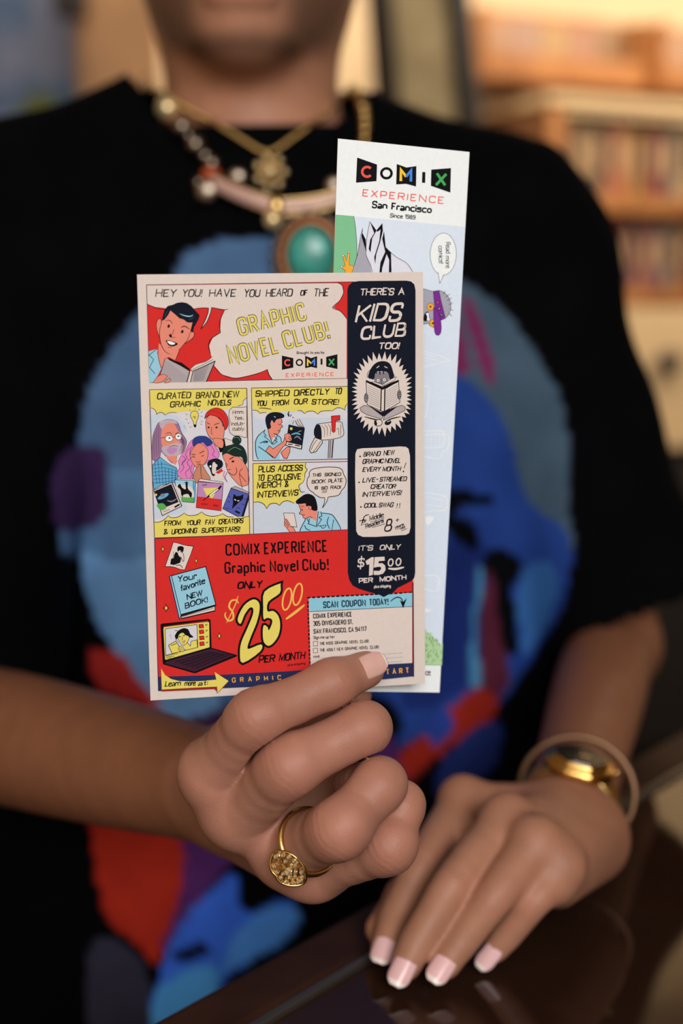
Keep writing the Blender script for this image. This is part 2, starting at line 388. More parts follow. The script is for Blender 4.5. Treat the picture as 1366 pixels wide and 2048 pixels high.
# curated panel
p(B('112,115 1267,98 1300,1834 157,1876'), 'pale')
p(B('120,420 420,420 560,600 420,640 140,640'), 'sky', True); p(Q('110,520 470,520 460,640 280,660 120,700'), 'sky', True)
p(B('112,115 1267,98 1267,212 1228,245 1215,290 1160,310 1050,345 980,352 700,362 560,375 435,388 380,388 330,398 300,418 270,388 235,385 200,405 185,362 150,335 116,330'), 'yellow')
l(B('130,330 165,345 188,372 198,408'), 1.1); l(B('198,408 230,386 270,390 300,418'), 1.2); l(B('300,418 340,392 390,385 440,390'), 1.1, tp=.5); l(B('1267,212 1228,245 1218,290 1160,308'), 1)
p(B('140,880 150,680 190,560 230,500 320,470 420,482 462,530 492,620 552,720 540,800 505,860 440,905 430,965 380,985 300,900 250,850 240,900 210,965 145,940'), 'plum', True, 'line', .8)
p(B('270,545 330,512 405,522 450,600 482,640 472,740 492,780 420,905 300,885 258,760 252,660'), 'skin', True); p(B('230,500 320,472 420,482 440,520 330,515 260,580'), 'beard', True)
p(B('260,800 340,775 440,745 512,770 490,860 420,915 340,910 280,870'), 'beard', True); p(B('320,820 400,800 445,825 390,880 340,870'), 'lilac', True); p(B('420,900 300,905 420,1010 445,960'), 'skin')
for c_, r_ in (('345,695', 7.8), ('457,672', 6.6)): p(ell(B(c_)[0], r_, 6.4, 18), 'white', False, 'black', 1); 
for c_ in ('350,690', '455,668'): p(ell(B(c_)[0], 2.2, 1.4, 10), 'black')
l(B('250,690 300,680'), 1); l(B('392,680 415,678'), 1); l(B('300,640 350,625 385,650'), 1.1, tp=.6); l(B('420,640 460,620'), 1.1); l(B('340,800 400,780 450,790'), 1, tp=.5)
for k in range(7): l(B(f'{165 + 12 * k},{640 - 22 * k} {150 + 14 * k},{760} {160 + 13 * k},{930 - 8 * k}'), .7, 'line' if k % 2 else 'grey2', tp=.6)
for k in range(4): l(B(f'{470 + 12 * k},{640 + 20 * k} {500 + 8 * k},{740} {470 + 14 * k},{850}'), .7, 'line', tp=.6)
p(B('148,1008 240,915 335,990 432,1040 455,1110 440,1210 250,1250 165,1300 150,1180'), 'plaid', False, 'black', .9)
for k in range(7):
    l(B(f'{170 + 42 * k},{1000 + 12 * k - (60 if k < 3 else 0)} {200 + 36 * k},{1235}'), .9, 'indigo'); 
    if k < 6: l(B(f'{160},{1010 + 42 * k} {300},{1000 + 42 * k} {440},{1060 + 25 * k}'), .8, 'indigo')
p(B('630,705 700,665 800,680 860,740 905,800 942,880 920,932 850,950 800,960 770,1000 650,1020 620,1180 560,1192 480,1165 440,1105 470,1040 458,960 500,880 540,830 590,740'), 'pink', True, 'line', .8)
p(B('620,745 640,690 700,665 790,670 865,740 800,790 740,742 650,795'), 'indigo', True)
p(B('640,795 690,752 740,762 800,820 806,900 770,990 700,1040 650,1020 606,950 600,870'), 'skin', True, 'black', .8)
p(B('630,1180 650,1080 700,1010 740,1010 790,1090 835,1175 760,1215 640,1215'), 'skin2', True, 'black', .8); l(B('722,1015 722,1100 735,1180'), .9)
for a_ in ('640,890 610,920 560,980 590,1040 540,1100 560,1160', '590,800 540,880 560,930 500,980 520,1040 470,1100', '620,1000 600,1070 620,1120 590,1170', '830,760 880,840 860,890 910,920', '500,900 540,940 490,1010', '640,760 600,820 590,900'): l(B(a_), .9, 'line', tp=.4)
l(B('612,880 660,885'), 1.1); l(B('705,870 765,840'), 1.3); l(B('625,915 655,912'), 1.2); l(B('725,905 760,895'), 1.2); l(B('665,965 690,978 720,960'), .9); l(B('670,1000 715,995'), 1)
p(B('930,800 995,690 1015,780 1000,850 950,860'), 'black'); p(B('1000,690 1095,720 1110,790 1015,785'), 'paper', False, 'black', .8)
p(B('783,480 830,415 900,425 972,500 1002,560 990,680 960,722 880,705 832,685 790,600'), 'skin', True, 'black', .9)
p(B('768,455 790,390 850,345 920,332 990,365 1040,440 1050,520 1015,590 995,540 960,470 900,430 830,415 790,440'), 'red', True, 'black', 1); l(B('800,400 870,370 960,400 1010,480 1030,560'), .9, 'brick'); p(B('965,480 1000,540 985,560'), 'coal')
p(B('865,705 905,690 985,715 985,800 935,800 890,760'), 'skin', True, 'black', .8); l(B('795,505 830,525'), 1.1); l(B('880,530 945,510'), 1.1); p(ell(B('815,562')[0], 2.2, 1.8, 10), 'black'); p(ell(B('908,562')[0], 2.2, 1.8, 10), 'black'); l(B('850,560 845,630 865,640'), .8)
p(B('1060,362 1100,322 1200,325 1268,318 1270,682 1230,682 1190,665 1110,660 1064,620 1055,560 1070,500 1055,430'), 'paper', False, 'black', 1)
for s_, a_ in (('Hmm.', '1100,405 1238,400'), ('Yes...', '1120,475 1242,470'), ('Indub-', '1085,545 1248,535'), ('itably.', '1098,605 1250,598')): hand(s_, B(a_), 8, 1)
p(ell(B('1150,715')[0], 9.2, 9.2, 20), 'pine'); l(B('1110,690 1160,680 1190,720'), .8, 'moss')
p(B('985,882 1060,868 1160,905 1215,950 1255,1010 1285,1090 1290,1230 1200,1260 1120,1190 1060,1115 1025,1040 1012,970 990,930'), 'skin', True, 'black', .9)
p(B('975,890 1000,800 1080,768 1160,758 1230,800 1265,880 1272,965 1245,1000 1205,915 1120,905 1030,868'), 'pine', True); l(B('1040,850 1120,800 1200,830'), .9, 'moss')
l(B('1060,940 1110,915'), 1.6); p(ell(B('1103,965')[0], 2.8, 1.8, 10), 'black'); l(B('1020,985 1035,1010 1022,1035'), .9); l(B('1035,1065 1080,1060'), 1); l(B('1140,1040 1150,1090 1110,1130 1040,1090'), 1.1); l(B('1180,1110 1260,1210'), 1); l(B('1220,1050 1180,1110 1215,1290'), 1)
p(B('840,1130 980,1085 1005,1175 900,1195'), 'paper'); p(B('820,955 900,930 972,960 982,1020 940,1060 905,1080 885,1135 855,1130 830,1060 798,1000'), 'navy', True); p(B('862,985 895,985 903,1075 885,1120 855,1090'), 'paper', True); p(B('900,1095 968,1050 988,1080 930,1115'), 'red')
p(ell(B('835,1025')[0], 1.8, 2.2, 10), 'white'); p(ell(B('905,1015')[0], 2.4, 2.8, 10), 'white'); p(ell(B('905,1015')[0], 1, 1.2, 8), 'black'); p(ell(B('872,1125')[0], 3, 2, 10), 'black'); l(B('1010,1080 990,1130 1020,1190'), 2.4, 'pink'); l(B('1035,1095 1010,1150 1035,1210'), 1, 'line')
p(B('598,425 612,382 648,368 686,385 694,435 672,490 665,525 640,527 630,490'), 'yellow', True, 'black', 1); p(B('633,530 668,530 670,550 655,568 640,552'), 'black'); l(B('625,445 645,430 650,460 662,430'), .8)
for a_ in ('590,352 600,370', '655,338 655,352', '708,342 695,360', '740,378 722,385', '720,430 742,430', '722,490 745,495', '718,520 735,530', '540,405 566,412', '540,465 562,466', '568,515 585,505', '595,565 605,550', '518,545 530,548', '530,565 540,568'): l(B(a_), .9)
# four printed book covers
p(Q('103,358 320,264 436,545 205,657'), 'paper', False, 'black', 1.2); p(Q('112,368 312,284 398,498 180,585'), 'navy'); p(Q('140,532 205,512 248,545 246,575 190,594'), 'green', True); p(ell(Q('215,430')[0], 12.5, 4.4, 20, -.45), 'plaid', False, 'coal', .8); p(ell(Q('208,418')[0], 4.4, 3.6, 14), 'grey2'); p(ell(Q('130,412')[0], 2.4, 2.4, 10), 'yellow')
l(Q('260,480 320,490 380,455'), 3, 'grey2', tp=.8); l(Q('215,615 290,585'), 1.4, 'grey2'); l(Q('350,560 410,525'), 3.4, 'black'); l(Q('320,264 436,545'), 1.8)
p(Q('352,235 572,238 578,502 440,490 432,440 362,300'), 'blue', False, 'black', 1); p(Q('572,238 600,258 592,490 578,502'), 'plaid', False, 'black', .8); p(Q('352,232 380,222 580,225 600,258 572,242'), 'paper', False, 'black', .8); p(Q('365,300 440,290 560,330 572,450 432,440'), 'paper', True); p(Q('430,438 574,445 577,500 440,490'), 'green'); p(Q('385,312 415,282 440,325 482,345 480,275 492,250 506,275 510,340 555,390 548,445 530,432 510,402 455,412 448,440 428,405 420,352'), 'black', True); l(Q('465,265 515,265'), 1.2)
p(Q('630,258 928,276 903,601 608,563'), 'lilac', False, 'black', 1); p(Q('628,250 655,222 925,262 928,280'), 'paper', False, 'black', .9); p(Q('618,432 700,440 914,468 903,600 609,562'), 'red'); p(Q('690,335 870,325 800,455 735,430'), 'yellow'); l(Q('740,440 800,395 870,345 905,305'), 4.6, 'black', tp=.4); l(Q('765,425 810,388 870,345'), 2.6, 'white', tp=.4); l(Q('690,480 740,440'), 1.6); l(Q('680,300 735,290'), 1.4, 'maroon'); l(Q('665,520 745,525'), 3, 'brick'); l(Q('810,535 870,545'), 4, 'brick')
p(Q('1020,332 1075,312 1240,385 1232,405'), 'grey', False, 'black', .9); p(Q('1020,335 1232,402 1140,690 922,576'), 'violet', False, 'black', 1); p(Q('1232,402 1240,440 1165,690 1140,690'), 'navy'); p(Q('1042,455 1055,400 1085,428 1130,425 1168,405 1162,462 1110,505 1030,582 1045,515'), 'black'); l(Q('1060,465 1080,478'), 1.6, 'white'); l(Q('1095,485 1118,482'), 1.6, 'white'); l(Q('1070,605 1125,630'), 4, 'navy')
for a_ in ('990,430 1015,440', '980,490 1010,500', '1090,560 1130,575', '1180,460 1205,465', '950,565 1000,580', '1150,520 1180,530'): l(Q(a_), 1.6, 'indigo')
p(Q('108,738 200,718 250,682 276,658 305,682 370,680 430,655 466,628 512,657 580,657 640,637 671,613 715,648 780,665 860,660 921,635 965,664 1050,676 1150,672 1236,665 1242,886 112,924'), 'yellow')
for a_ in ('108,738 170,735 230,705 276,658', '276,658 310,683 380,678 430,655 466,628', '466,628 512,657 590,655 640,637 671,613', '671,613 715,648 790,667 870,658 921,635', '921,635 975,668 1055,677'): l(Q(a_), 1.3, tp=.3)
l(Q('1165,680 1236,665'), 1.1)
l(B('112,115 1267,98'), 1.3, 'line', False); l([B('112,115')[0], Q('112,924')[0]], 1.3, 'line', False); l([B('1267,98')[0], Q('1243,886')[0]], 1.3, 'line', False); l(Q('112,924 1243,886'), 1.3, 'line', False)
for s_, a_ in (('CURATED', '205,236 610,216'), ('BRAND', '665,222 945,212'), ('NEW', '985,214 1182,205')): hand(s_, B(a_), 13.4, 2)
for s_, a_ in (('GRAPHIC', '358,330 725,318'), ('NOVELS', '805,308 1085,306')): hand(s_, B(a_), 12.6, 2)
for s_, a_ in (('FROM', '230,782 430,776'), ('YOUR', '490,778 662,770'), ('FAV', '715,770 832,766'), ('CREATORS', '875,766 1172,750'), ('&', '225,886 278,882'), ('UPCOMING', '315,884 622,868'), ('SUPERSTARS!', '670,868 1132,852')): hand(s_, Q(a_), 11, 1.8)
# shipping panel
p(D('80,100 1275,79 1275,982 98,1003'), 'sky'); p(D('95,385 150,375 190,410 265,405 300,400 480,470 620,400 740,420 850,395 905,430 960,390 1090,385 1180,355 1240,380 1265,320 1270,480 900,470 620,470 440,560 120,470'), 'pale')
p(D('80,100 1275,79 1275,300 1258,320 1240,376 1200,352 1150,348 1090,380 1000,382 940,392 905,425 870,395 810,385 770,395 740,418 710,388 650,378 600,392 500,385 440,400 280,402 220,402 182,415 160,388 95,372'), 'yellow')
for a_ in ('92,372 140,378 165,388 182,415', '182,415 215,405 265,404', '650,378 700,382 740,418', '740,418 775,392 850,388 905,425', '905,425 940,392 1010,382 1090,380', '1090,380 1140,346 1200,350 1240,376', '1240,376 1245,330 1268,296'): l(D(a_), 1.2, tp=.3)
p(D('250,612 290,690 340,785 402,690 440,715 452,772 380,845 300,812 255,882 350,972 390,960 432,915 428,990 170,988 140,930 128,780 165,695 230,650'), 'blue')
p(D('282,610 322,545 385,660 345,720 332,765 292,690'), 'skin'); p(D('318,525 345,505 395,488 450,475 462,520 442,540 468,580 440,600 432,640 402,674 355,662 325,600'), 'skin', True)
p(D('282,608 258,540 255,470 290,420 360,398 440,406 486,435 480,466 440,478 390,492 362,532 335,500 315,540 322,590'), 'navy', True); l(D('360,450 380,465'), 1.4, 'blue')
l(D('450,480 462,520 445,545 468,580 440,600 432,640 402,674 352,664'), 1.1); l(D('282,608 300,680 340,790 402,690'), 1.2, sm=False); l(D('250,612 232,655 262,690 240,700 310,760 340,800'), 1.1, sm=False); l(D('360,690 398,735 372,752 400,765 345,805'), 1.1, sm=False); l(D('250,620 165,692 130,780 140,930 168,985'), 1.6, tp=.3); l(D('362,665 440,712 450,770'), 1.3)
l(D('410,545 440,560'), 1); l(D('405,625 432,635'), 1.2); l(D('180,785 250,760 280,770 230,780'), 2, tp=.6)
p(D('300,815 350,852 478,762 500,690 548,668 562,700 590,745 545,765 470,830 372,972 255,885'), 'skin', False, 'black', 1.1); p(D('445,900 512,838 560,828 556,892 522,975 482,970'), 'skin', False, 'black', 1.1); l(D('165,825 260,890 350,965'), 1.3)
p(D('545,555 738,602 702,858 508,812'), 'navy', False, 'black', 1.2); p(D('520,770 700,812 692,850 510,808'), 'paper'); p(ell(D('573,604')[0], 2.8, 2.8, 12), 'yellow'); l(D('570,678 640,660 690,680'), 3.4, 'plaid', tp=.8); l(D('610,725 650,700 700,745'), 3, 'grey2', tp=.8); l(D('660,640 700,630'), 2, 'paper', tp=.6); l(D('530,795 590,800'), 2); l(D('620,808 680,820'), 2)
p(D('625,500 660,560 730,595 710,560 670,485'), 'paper'); 
for a_ in ('625,500 655,560 735,600', '645,490 680,550 738,602', '670,482 715,560 740,605', '605,505 592,550'): l(D(a_), 1)
p(D('490,690 520,665 560,675 580,745 520,760'), 'skin', True, 'black', .8); l(D('540,700 585,720'), .9); l(D('530,720 575,742'), .9)
for a_ in ('528,415 545,455', '550,400 540,398 548,450', '578,430 560,455', '602,458 590,472'): l(D(a_), 1.6)
p(D('868,612 885,560 925,543 1170,518 1212,570 1206,702 952,746 870,702'), 'paper', True, 'black', 1.2); p(D('864,695 855,640 862,600 885,562 920,552 945,600 952,705 935,745'), 'navy', True); p(D('868,714 955,745 962,778 882,890 822,906 798,872 822,800'), 'paper', False, 'black', 1.4); l(D('895,742 850,800 820,872'), 1); l(D('940,758 880,850 845,892'), 1)
for a_ in ('945,560 985,610 985,710', '985,550 1022,600 1020,695', '1030,545 1062,600 1058,690', '1130,620 1160,600 1165,690', '1185,540 1190,600 1188,700'): l(D(a_), .9, tp=.4)
p(D('1040,742 1096,735 1082,972 1030,972'), 'grey'); l(D('1042,745 1030,972'), 1.2); l(D('1096,738 1080,968'), 2); l(D('1062,742 1050,970'), 1); p(D('1072,448 1178,440 1178,497 1124,506 1118,640 1096,652 1080,632'), 'red', False, 'black', 1.1)
l(D('80,100 1275,79'), 1.3, 'line', False); l(D('80,100 98,1003'), 1.3, 'line', False); l(D('98,1003 1275,980'), 1.3, 'line', False)
for s_, a_ in (('SHIPPED', '130,212 556,202'), ('DIRECTLY', '608,202 1052,182'), ('TO', '1118,180 1206,176')): hand(s_, D(a_), 13.4, 2.1)
for s_, a_ in (('YOU', '145,326 275,322'), ('FROM', '338,326 552,312'), ('OUR', '608,310 782,302'), ('STORE!', '828,306 1168,312')): hand(s_, D(a_), 12, 2)
l(D('172,348 250,350 328,364'), 1.7, tp=.4)
# interviews panel
p(E('98,105 1275,80 1275,945 106,986'), 'sky'); p(E('760,95 1275,82 1275,420 1180,480 980,560 880,500 720,450 690,410'), 'pale')
p(E('98,105 757,95 752,150 770,182 746,240 742,290 720,340 672,385 682,430 705,462 660,540 640,572 612,600 570,574 520,570 470,588 430,626 385,602 340,602 300,622 270,667 240,620 200,590 150,582 106,590'), 'yellow')
for a_ in ('757,95 748,150 772,182 746,225 742,285', '742,292 718,345', '715,345 670,378 680,430 700,460 742,455', '106,588 170,583 235,612 270,667', '270,667 310,610 380,600 430,626', '430,626 465,585 530,568 612,600'): l(E(a_), 1.4, tp=.3)
p(E('800,215 850,172 1000,150 1150,155 1205,185 1225,240 1256,310 1240,390 1200,440 1170,490 1120,510 1035,522 1010,590 962,656 986,590 988,530 930,525 870,490 800,430 770,370 776,290 800,262'), 'paper')
l(E('988,530 930,525 870,490 845,465 800,432 770,370 776,290 800,262 800,215 850,172 1000,150 1150,155 1205,185 1225,240 1256,310 1240,390 1200,440 1170,490 1120,510 1032,522'), 1.4); l(E('988,530 986,590 960,657'), 1.3); l(E('1032,522 1010,590 960,657'), 1.3)
for s_, a_ in (('THIS', '835,272 948,268'), ('SIGNED', '988,266 1196,260')): hand(s_, E(a_), 7.4, 1.35)
for s_, a_ in (('BOOK', '828,357 1006,348'), ('PLATE', '1034,350 1216,336')): hand(s_, E(a_), 8.2, 1.4)
for s_, a_ in (('IS', '864,428 908,426'), ('SO', '948,434 1030,430'), ('RAD!', '1060,426 1192,420')): hand(s_, E(a_), 7.2, 1.4)
l(E('960,448 1020,443'), 1.1); l(E('952,466 1016,460'), 1.1)
p(E('800,770 885,832 910,700 942,700 1040,730 1100,758 1184,906 1160,948 690,962 682,930 752,798'), 'blue'); p(E('668,612 750,602 775,640 825,640 838,682 902,690 882,822 800,768 745,790 722,760 712,740 672,726 692,690'), 'skin')
p(E('632,572 680,530 740,490 800,484 862,520 892,600 896,686 830,682 812,632 760,636 752,602 700,606 645,606'), 'black', True)
l(E('665,612 692,690 672,726 712,742 720,765 748,792 800,768 838,780'), 1.1); l(E('695,645 730,632'), 1.1, 'brick'); l(E('700,670 715,690'), 1.6); l(E('715,745 742,740'), 1); p(ell(E('808,655')[0], 3, 4, 12), 'skin', False, 'black', .7)
l(E('910,700 898,800 885,890'), 1.4); l(E('800,785 790,855 890,890'), 1.3, sm=False); l(E('770,790 795,835 780,855'), 1.2, sm=False); l(E('940,702 955,755 918,775 950,800 895,880'), 1.3, sm=False); l(E('945,722 1040,730 1100,760 1186,906 1160,948'), 1.5, tp=.3); l(E('1040,765 1020,840 1052,918'), 1.6, tp=.4); l(E('905,882 1005,868 1000,890 965,912 935,880'), 1.1, sm=False); l(E('1100,800 1075,945'), 1.1); l(E('752,798 684,930 700,962'), 1.5); l(E('740,870 760,915 810,935'), 1.3)
p(E('480,718 612,722 645,895 552,885 490,790'), 'paper', False, 'black', 1); p(E('492,788 520,800 552,850 562,885 602,900 634,964 560,965 520,910 486,870'), 'skin', False, 'black', .9); l(E('505,805 535,860 530,905'), .9); l(E('495,830 520,880'), .9)
l(E('98,105 1275,80'), 1.3, 'line', False); l(E('98,105 106,986'), 1.3, 'line', False)
for s_, a_ in (('PLUS', '165,218 372,214'), ('ACCESS', '408,208 722,196'), ('TO', '158,327 246,320'), ('EXCLUSIVE', '282,327 702,302'), ('MERCH', '150,418 452,402'), ('&', '498,402 550,398'), ('INTERVIEWS', '152,534 668,506')): hand(s_, E(a_), 13.2, 2)
# red price panel
p([(309, 1077), (697, 1059), (697, 1150), (826, 1150), (827, 1330), (317, 1358)], 'red'); p([(316, 1353), (441, 1349), (572, 1342), (769, 1328), (826.5, 1325), (827, 1352), (769, 1358), (508, 1373), (317, 1381.5)], 'footer')
l([(309, 1077), (317, 1381)], 1.6, 'footer', False); l([(309, 1077), (697, 1059)], 1.4, 'line', False)
p(G('405,100 470,112 540,135 620,152 695,160 660,270 612,390 570,500 500,490 430,462 360,450 288,452 340,300 375,200'), 'paper', False, 'black', 1.2)
p(G('468,172 520,156 556,180 545,240 520,235 500,215 470,235'), 'black', True); p(G('440,240 470,250 480,290 520,330 505,395 420,428 362,420 372,345 395,330'), 'black'); l(G('385,235 405,270 400,330'), 3, 'paper'); l(G('400,235 410,270 398,345'), .8); l(G('500,235 545,260 560,340 545,378 510,300'), 1); l(G('440,435 500,430 540,470'), 1.4, tp=.3)
p(G('340,590 385,575 530,1150 490,1225'), 'coal'); p(G('378,582 872,450 1018,1000 512,1142'), 'blue', False, 'black', 1.8); p(G('352,590 378,582 515,1150 500,1215'), 'blue', False, 'black', 1.2); p(G('515,1168 1002,1020 1006,1082 525,1195'), 'paper', False, 'black', 1.4); l(G('530,1172 985,1048'), 1.4, 'grey2'); l(G('520,1150 1020,1005'), 2.2); l(G('525,1198 1010,1085'), 2)
for s_, a_, h_ in (('Your', '475,682 755,625', 13), ('favorite', '520,808 880,692', 13), ('NEW', '608,932 838,862', 11.5), ('BOOK!', '582,1058 915,960', 12)): hand(s_, G(a_), h_, 2, 'coal' if 0 else 'navy', slant=.25)
for c_, rx_, ry_ in ((G('255,200')[0], 3.4, 5.6), (G('735,368')[0], 2.8, 5), (G('303,1047')[0], 4.8, 7), (H('945,420')[0], 3.6, 6.2)):
    f_ = lambda s: [(c_[0] + rx_ * s * x_ * k_, c_[1] + ry_ * s * y_ * k_) for x_, y_, k_ in ((0, -1, 1), (.5, -.5, .7), (1, 0, 1), (.5, .5, .7), (0, 1, 1), (-.5, .5, .7), (-1, 0, 1), (-.5, -.5, .7))]
    p(f_(1.3), 'black'); p(f_(.75), 'yellow')
p(H('142,262 165,250 800,186 826,200 840,580 1185,678 1180,700 620,928 590,925 175,805'), 'black'); p(H('182,318 195,296 785,226 806,232 812,572 225,742 205,738'), 'yellow'); p(H('175,290 790,205 800,222 185,300'), 'brick')
p(H('205,322 640,262 652,572 215,682'), 'pale', False, 'black', 1.1)
for x_, y_ in ((698, 285), (702, 362), (706, 445), (708, 525)): p(H(f'{x_-32},{y_-22} {x_+26},{y_-28} {x_+34},{y_+20} {x_-26},{y_+28}'), 'red', False, 'black', 1); l(H(f'{x_+55},{y_-20} {x_+88},{y_-24}'), 1.1); l(H(f'{x_+55},{y_-8} {x_+80},{y_-10}'), .9)
p(H('250,545 350,488 445,625 300,658'), 'yellow', False, 'black', 1.2); l(H('280,550 360,520'), 1.2); p(H('450,560 500,500 550,555 560,490 640,470 648,575 490,612'), 'yellow', False, 'black', 1); p(H('385,400 440,360 530,410 522,480 470,542 420,512 392,470'), 'yellow', True, 'black', .9)
p(H('345,400 385,345 460,312 520,330 550,392 592,432 540,440 520,420 480,405 450,375 400,395 365,470 340,430'), 'black', True); l(H('340,345 375,345'), 1.2); p(ell(H('405,425')[0], 1.2, 1.6, 8), 'black'); p(ell(H('462,412')[0], 1.2, 1.6, 8), 'black'); l(H('440,420 440,470 430,475'), .8); l(H('440,500 475,480 465,510 440,505'), .9, 'brick'); l(H('345,460 440,540 480,600'), 2.4, 'pale'); l(H('340,455 440,545'), .8)
p(H('385,585 430,552 465,590 455,625 410,625'), 'yellow', True, 'black', .9); l(H('395,600 440,570'), .8); l(H('410,615 455,590'), .8); l(H('270,400 282,410'), 1); l(H('272,425 285,430'), 1); l(H('285,450 295,450'), 1)
p(H('215,770 830,590 1140,680 610,905 210,795'), 'maroon')
for k in range(5): l(H(f'{340 + 70 * k},{770 + 22 * k} {820 + 62 * k},{630 + 12 * k}'), .9, 'black', False)
for k in range(11): l(H(f'{350 + 46 * k},{765 - 13 * k} {620 + 48 * k},{855 - 18 * k}'), .8, 'black', False)
for a_ in ('210,690 380,655', '215,708 330,690', '225,725 290,712'): l(H(a_), .8)
arrow = H('150,860 205,950 290,1005 400,1032 560,1038 700,1032 905,1012 880,910 1070,1030 920,1190 914,1108 600,1122 160,1148'); p([(x_ + (0 if x_ > 440 else -.8), y_ + 1.8) for x_, y_ in arrow], 'brick'); p(H('148,1140 914,1104 918,1180 880,1140 160,1172'), 'brick'); p(arrow, 'yellow')
for s_, a_, h_ in (('Learn', '208,1110 428,1098', 12), ('more', '470,1102 628,1094', 11), ('at:', '660,1100 795,1086', 9.5)): hand(s_, H(a_), h_, 1.7, slant=.25)
din('GRAPHIC', U('678,1190 1062,1168'), 10.2, 1.6, 'gold', gap=1.75); din('TART', V('752,824 945,810'), 11.6, 1.9, 'gold', gap=1.45)
din('COMIX', [(451, 1111.5), (520, 1109)], 24.5, 3.5, 'black', gap=.62); din('EXPERIENCE', [(528, 1108.5), (655, 1103.5)], 24.5, 3.5, 'black', gap=.62)
for s_, a_ in (('Graphic', [(449, 1147.5), (530.5, 1144.5)]), ('Novel', [(539.5, 1144.2), (597, 1142)]), ('Club!', [(604.5, 1141.6), (657.5, 1139.6)])): din(s_, a_, 24, 3.5, 'black', gap=.62)
hand('ONLY', U('722,464 920,450'), 15.5, 3, slant=.25)
l(U('728,572 712,545 672,552 656,598 684,640 686,690 650,706 624,668 630,640'), 3.8, 'orange', tp=.5); l(U('726,512 700,590 636,722'), 2.2, 'orange', tp=.5)
two = U('722,690 770,590 840,540 885,560 893,620 870,720 825,830 800,905 812,925 905,890 898,945 762,1035 740,960 752,870 800,760 840,660 842,610 815,605 775,660 745,730'); five = U('1048,418 1056,430 1050,492 962,558 955,632 1000,630 1040,670 1054,740 1040,820 1000,880 960,902 926,870 918,800 926,742 955,755 966,782 992,722 985,692 950,684 925,692 922,600 932,480')
for q_ in (two, five): s_ = smooth_pts(q_, 3, True); l(s_, 8.6, 'black', False, cl=True)
for q_ in (two, five): p(smooth_pts(q_, 3, True), 'yellow')
for c_ in ('1108,538', '1190,500'): l(ell(U(c_)[0], 8.2, 22, 30, .2), 3.2, 'orange', False, cl=True)
l(U('1098,695 1170,642 1245,582'), 5.4, 'orange', tp=.6)
for s_, a_ in (('PER', '888,1038 1018,1030'), ('MONTH', '1048,1026 1256,1004')): hand(s_, U(a_), 16, 2.7, slant=.2)
din('plus shipping', U('1112,1062 1250,1046'), 5, .8)
# coupon
p(V('112,188 968,146 968,726 740,738 128,770'), 'paper'); p(V('112,188 968,146 968,258 118,302'), 'header'); l(V('118,302 968,258'), 1.2, 'line', False)
for k in range(22): a_ = V(f'{100 + k * 40},{186 - k * 2} {126 + k * 40},{184.6 - k * 2}'); l(a_, 3.2, 'black', False)
for k in range(17): l(V(f'{106 + k},{215 + k * 33} {106.6 + k},{237 + k * 33}'), 3.4, 'black' if k % 4 < 2 else 'maroon', False)
l(V('974,60 979,840'), 2.6, 'maroon', False)
for s_, a_ in (('SCAN', '232,274 358,268'), ('COUPON', '384,265 586,256'), ('TODAY!', '612,254 774,246')): din(s_, V(a_), 14, 2.1, 'coal', gap=.6)
for s_, a_ in (('COMIX', '149,360 254,354'), ('EXPERIENCE', '268,352 471,343'), ('305', '150,421 210,417'), ('DIVISADERO', '222,416 424,408'), ('ST.', '436,407 478,405'), ('SAN', '152,486 217,483'), ('FRANCISCO,', '232,482 430,473'), ('CA', '443,472 485,470'), ('94117', '497,469 593,463')): din(s_, V(a_), 10, 1.45, 'jet', gap=.6)
for s_, a_ in (('Sign me up for:', '152,529 328,521'),): din(s_, V(a_), 6.4, .95)
for s_, a_ in (('THE', '203,580 246,577'), ('KIDS', '257,577 315,574'), ('GRAPHIC', '328,573 434,567'), ('NOVEL', '448,567 525,563'), ('CLUB!', '537,562 610,557'), ('THE', '205,634 248,631'), ('ADULT', '259,631 333,627'), ('NEW', '345,626 400,623'), ('GRAPHIC', '412,622 516,616'), ('NOVEL', '530,615 606,611'), ('CLUB!', '620,610 694,606')): din(s_, V(a_), 6.6, 1, 'jet', gap=.6)
for y_ in (567, 624): l(V(f'150,{y_-18} 186,{y_-20} 186,{y_+17} 151,{y_+19}'), .9, 'black', False, cl=True)
din('NAME', V('150,685 205,681'), 4.6, .8); l(V('215,688 890,642'), .6, 'grey2', False); l(V('600,702 892,676'), .6, 'grey2', False); l(V('600,736 888,712'), .6, 'grey2', False)
l(V('788,218 815,195 850,182 880,196 894,235'), 2.2, tp=.4); p(V('866,205 892,222 924,188 893,274'), 'black')
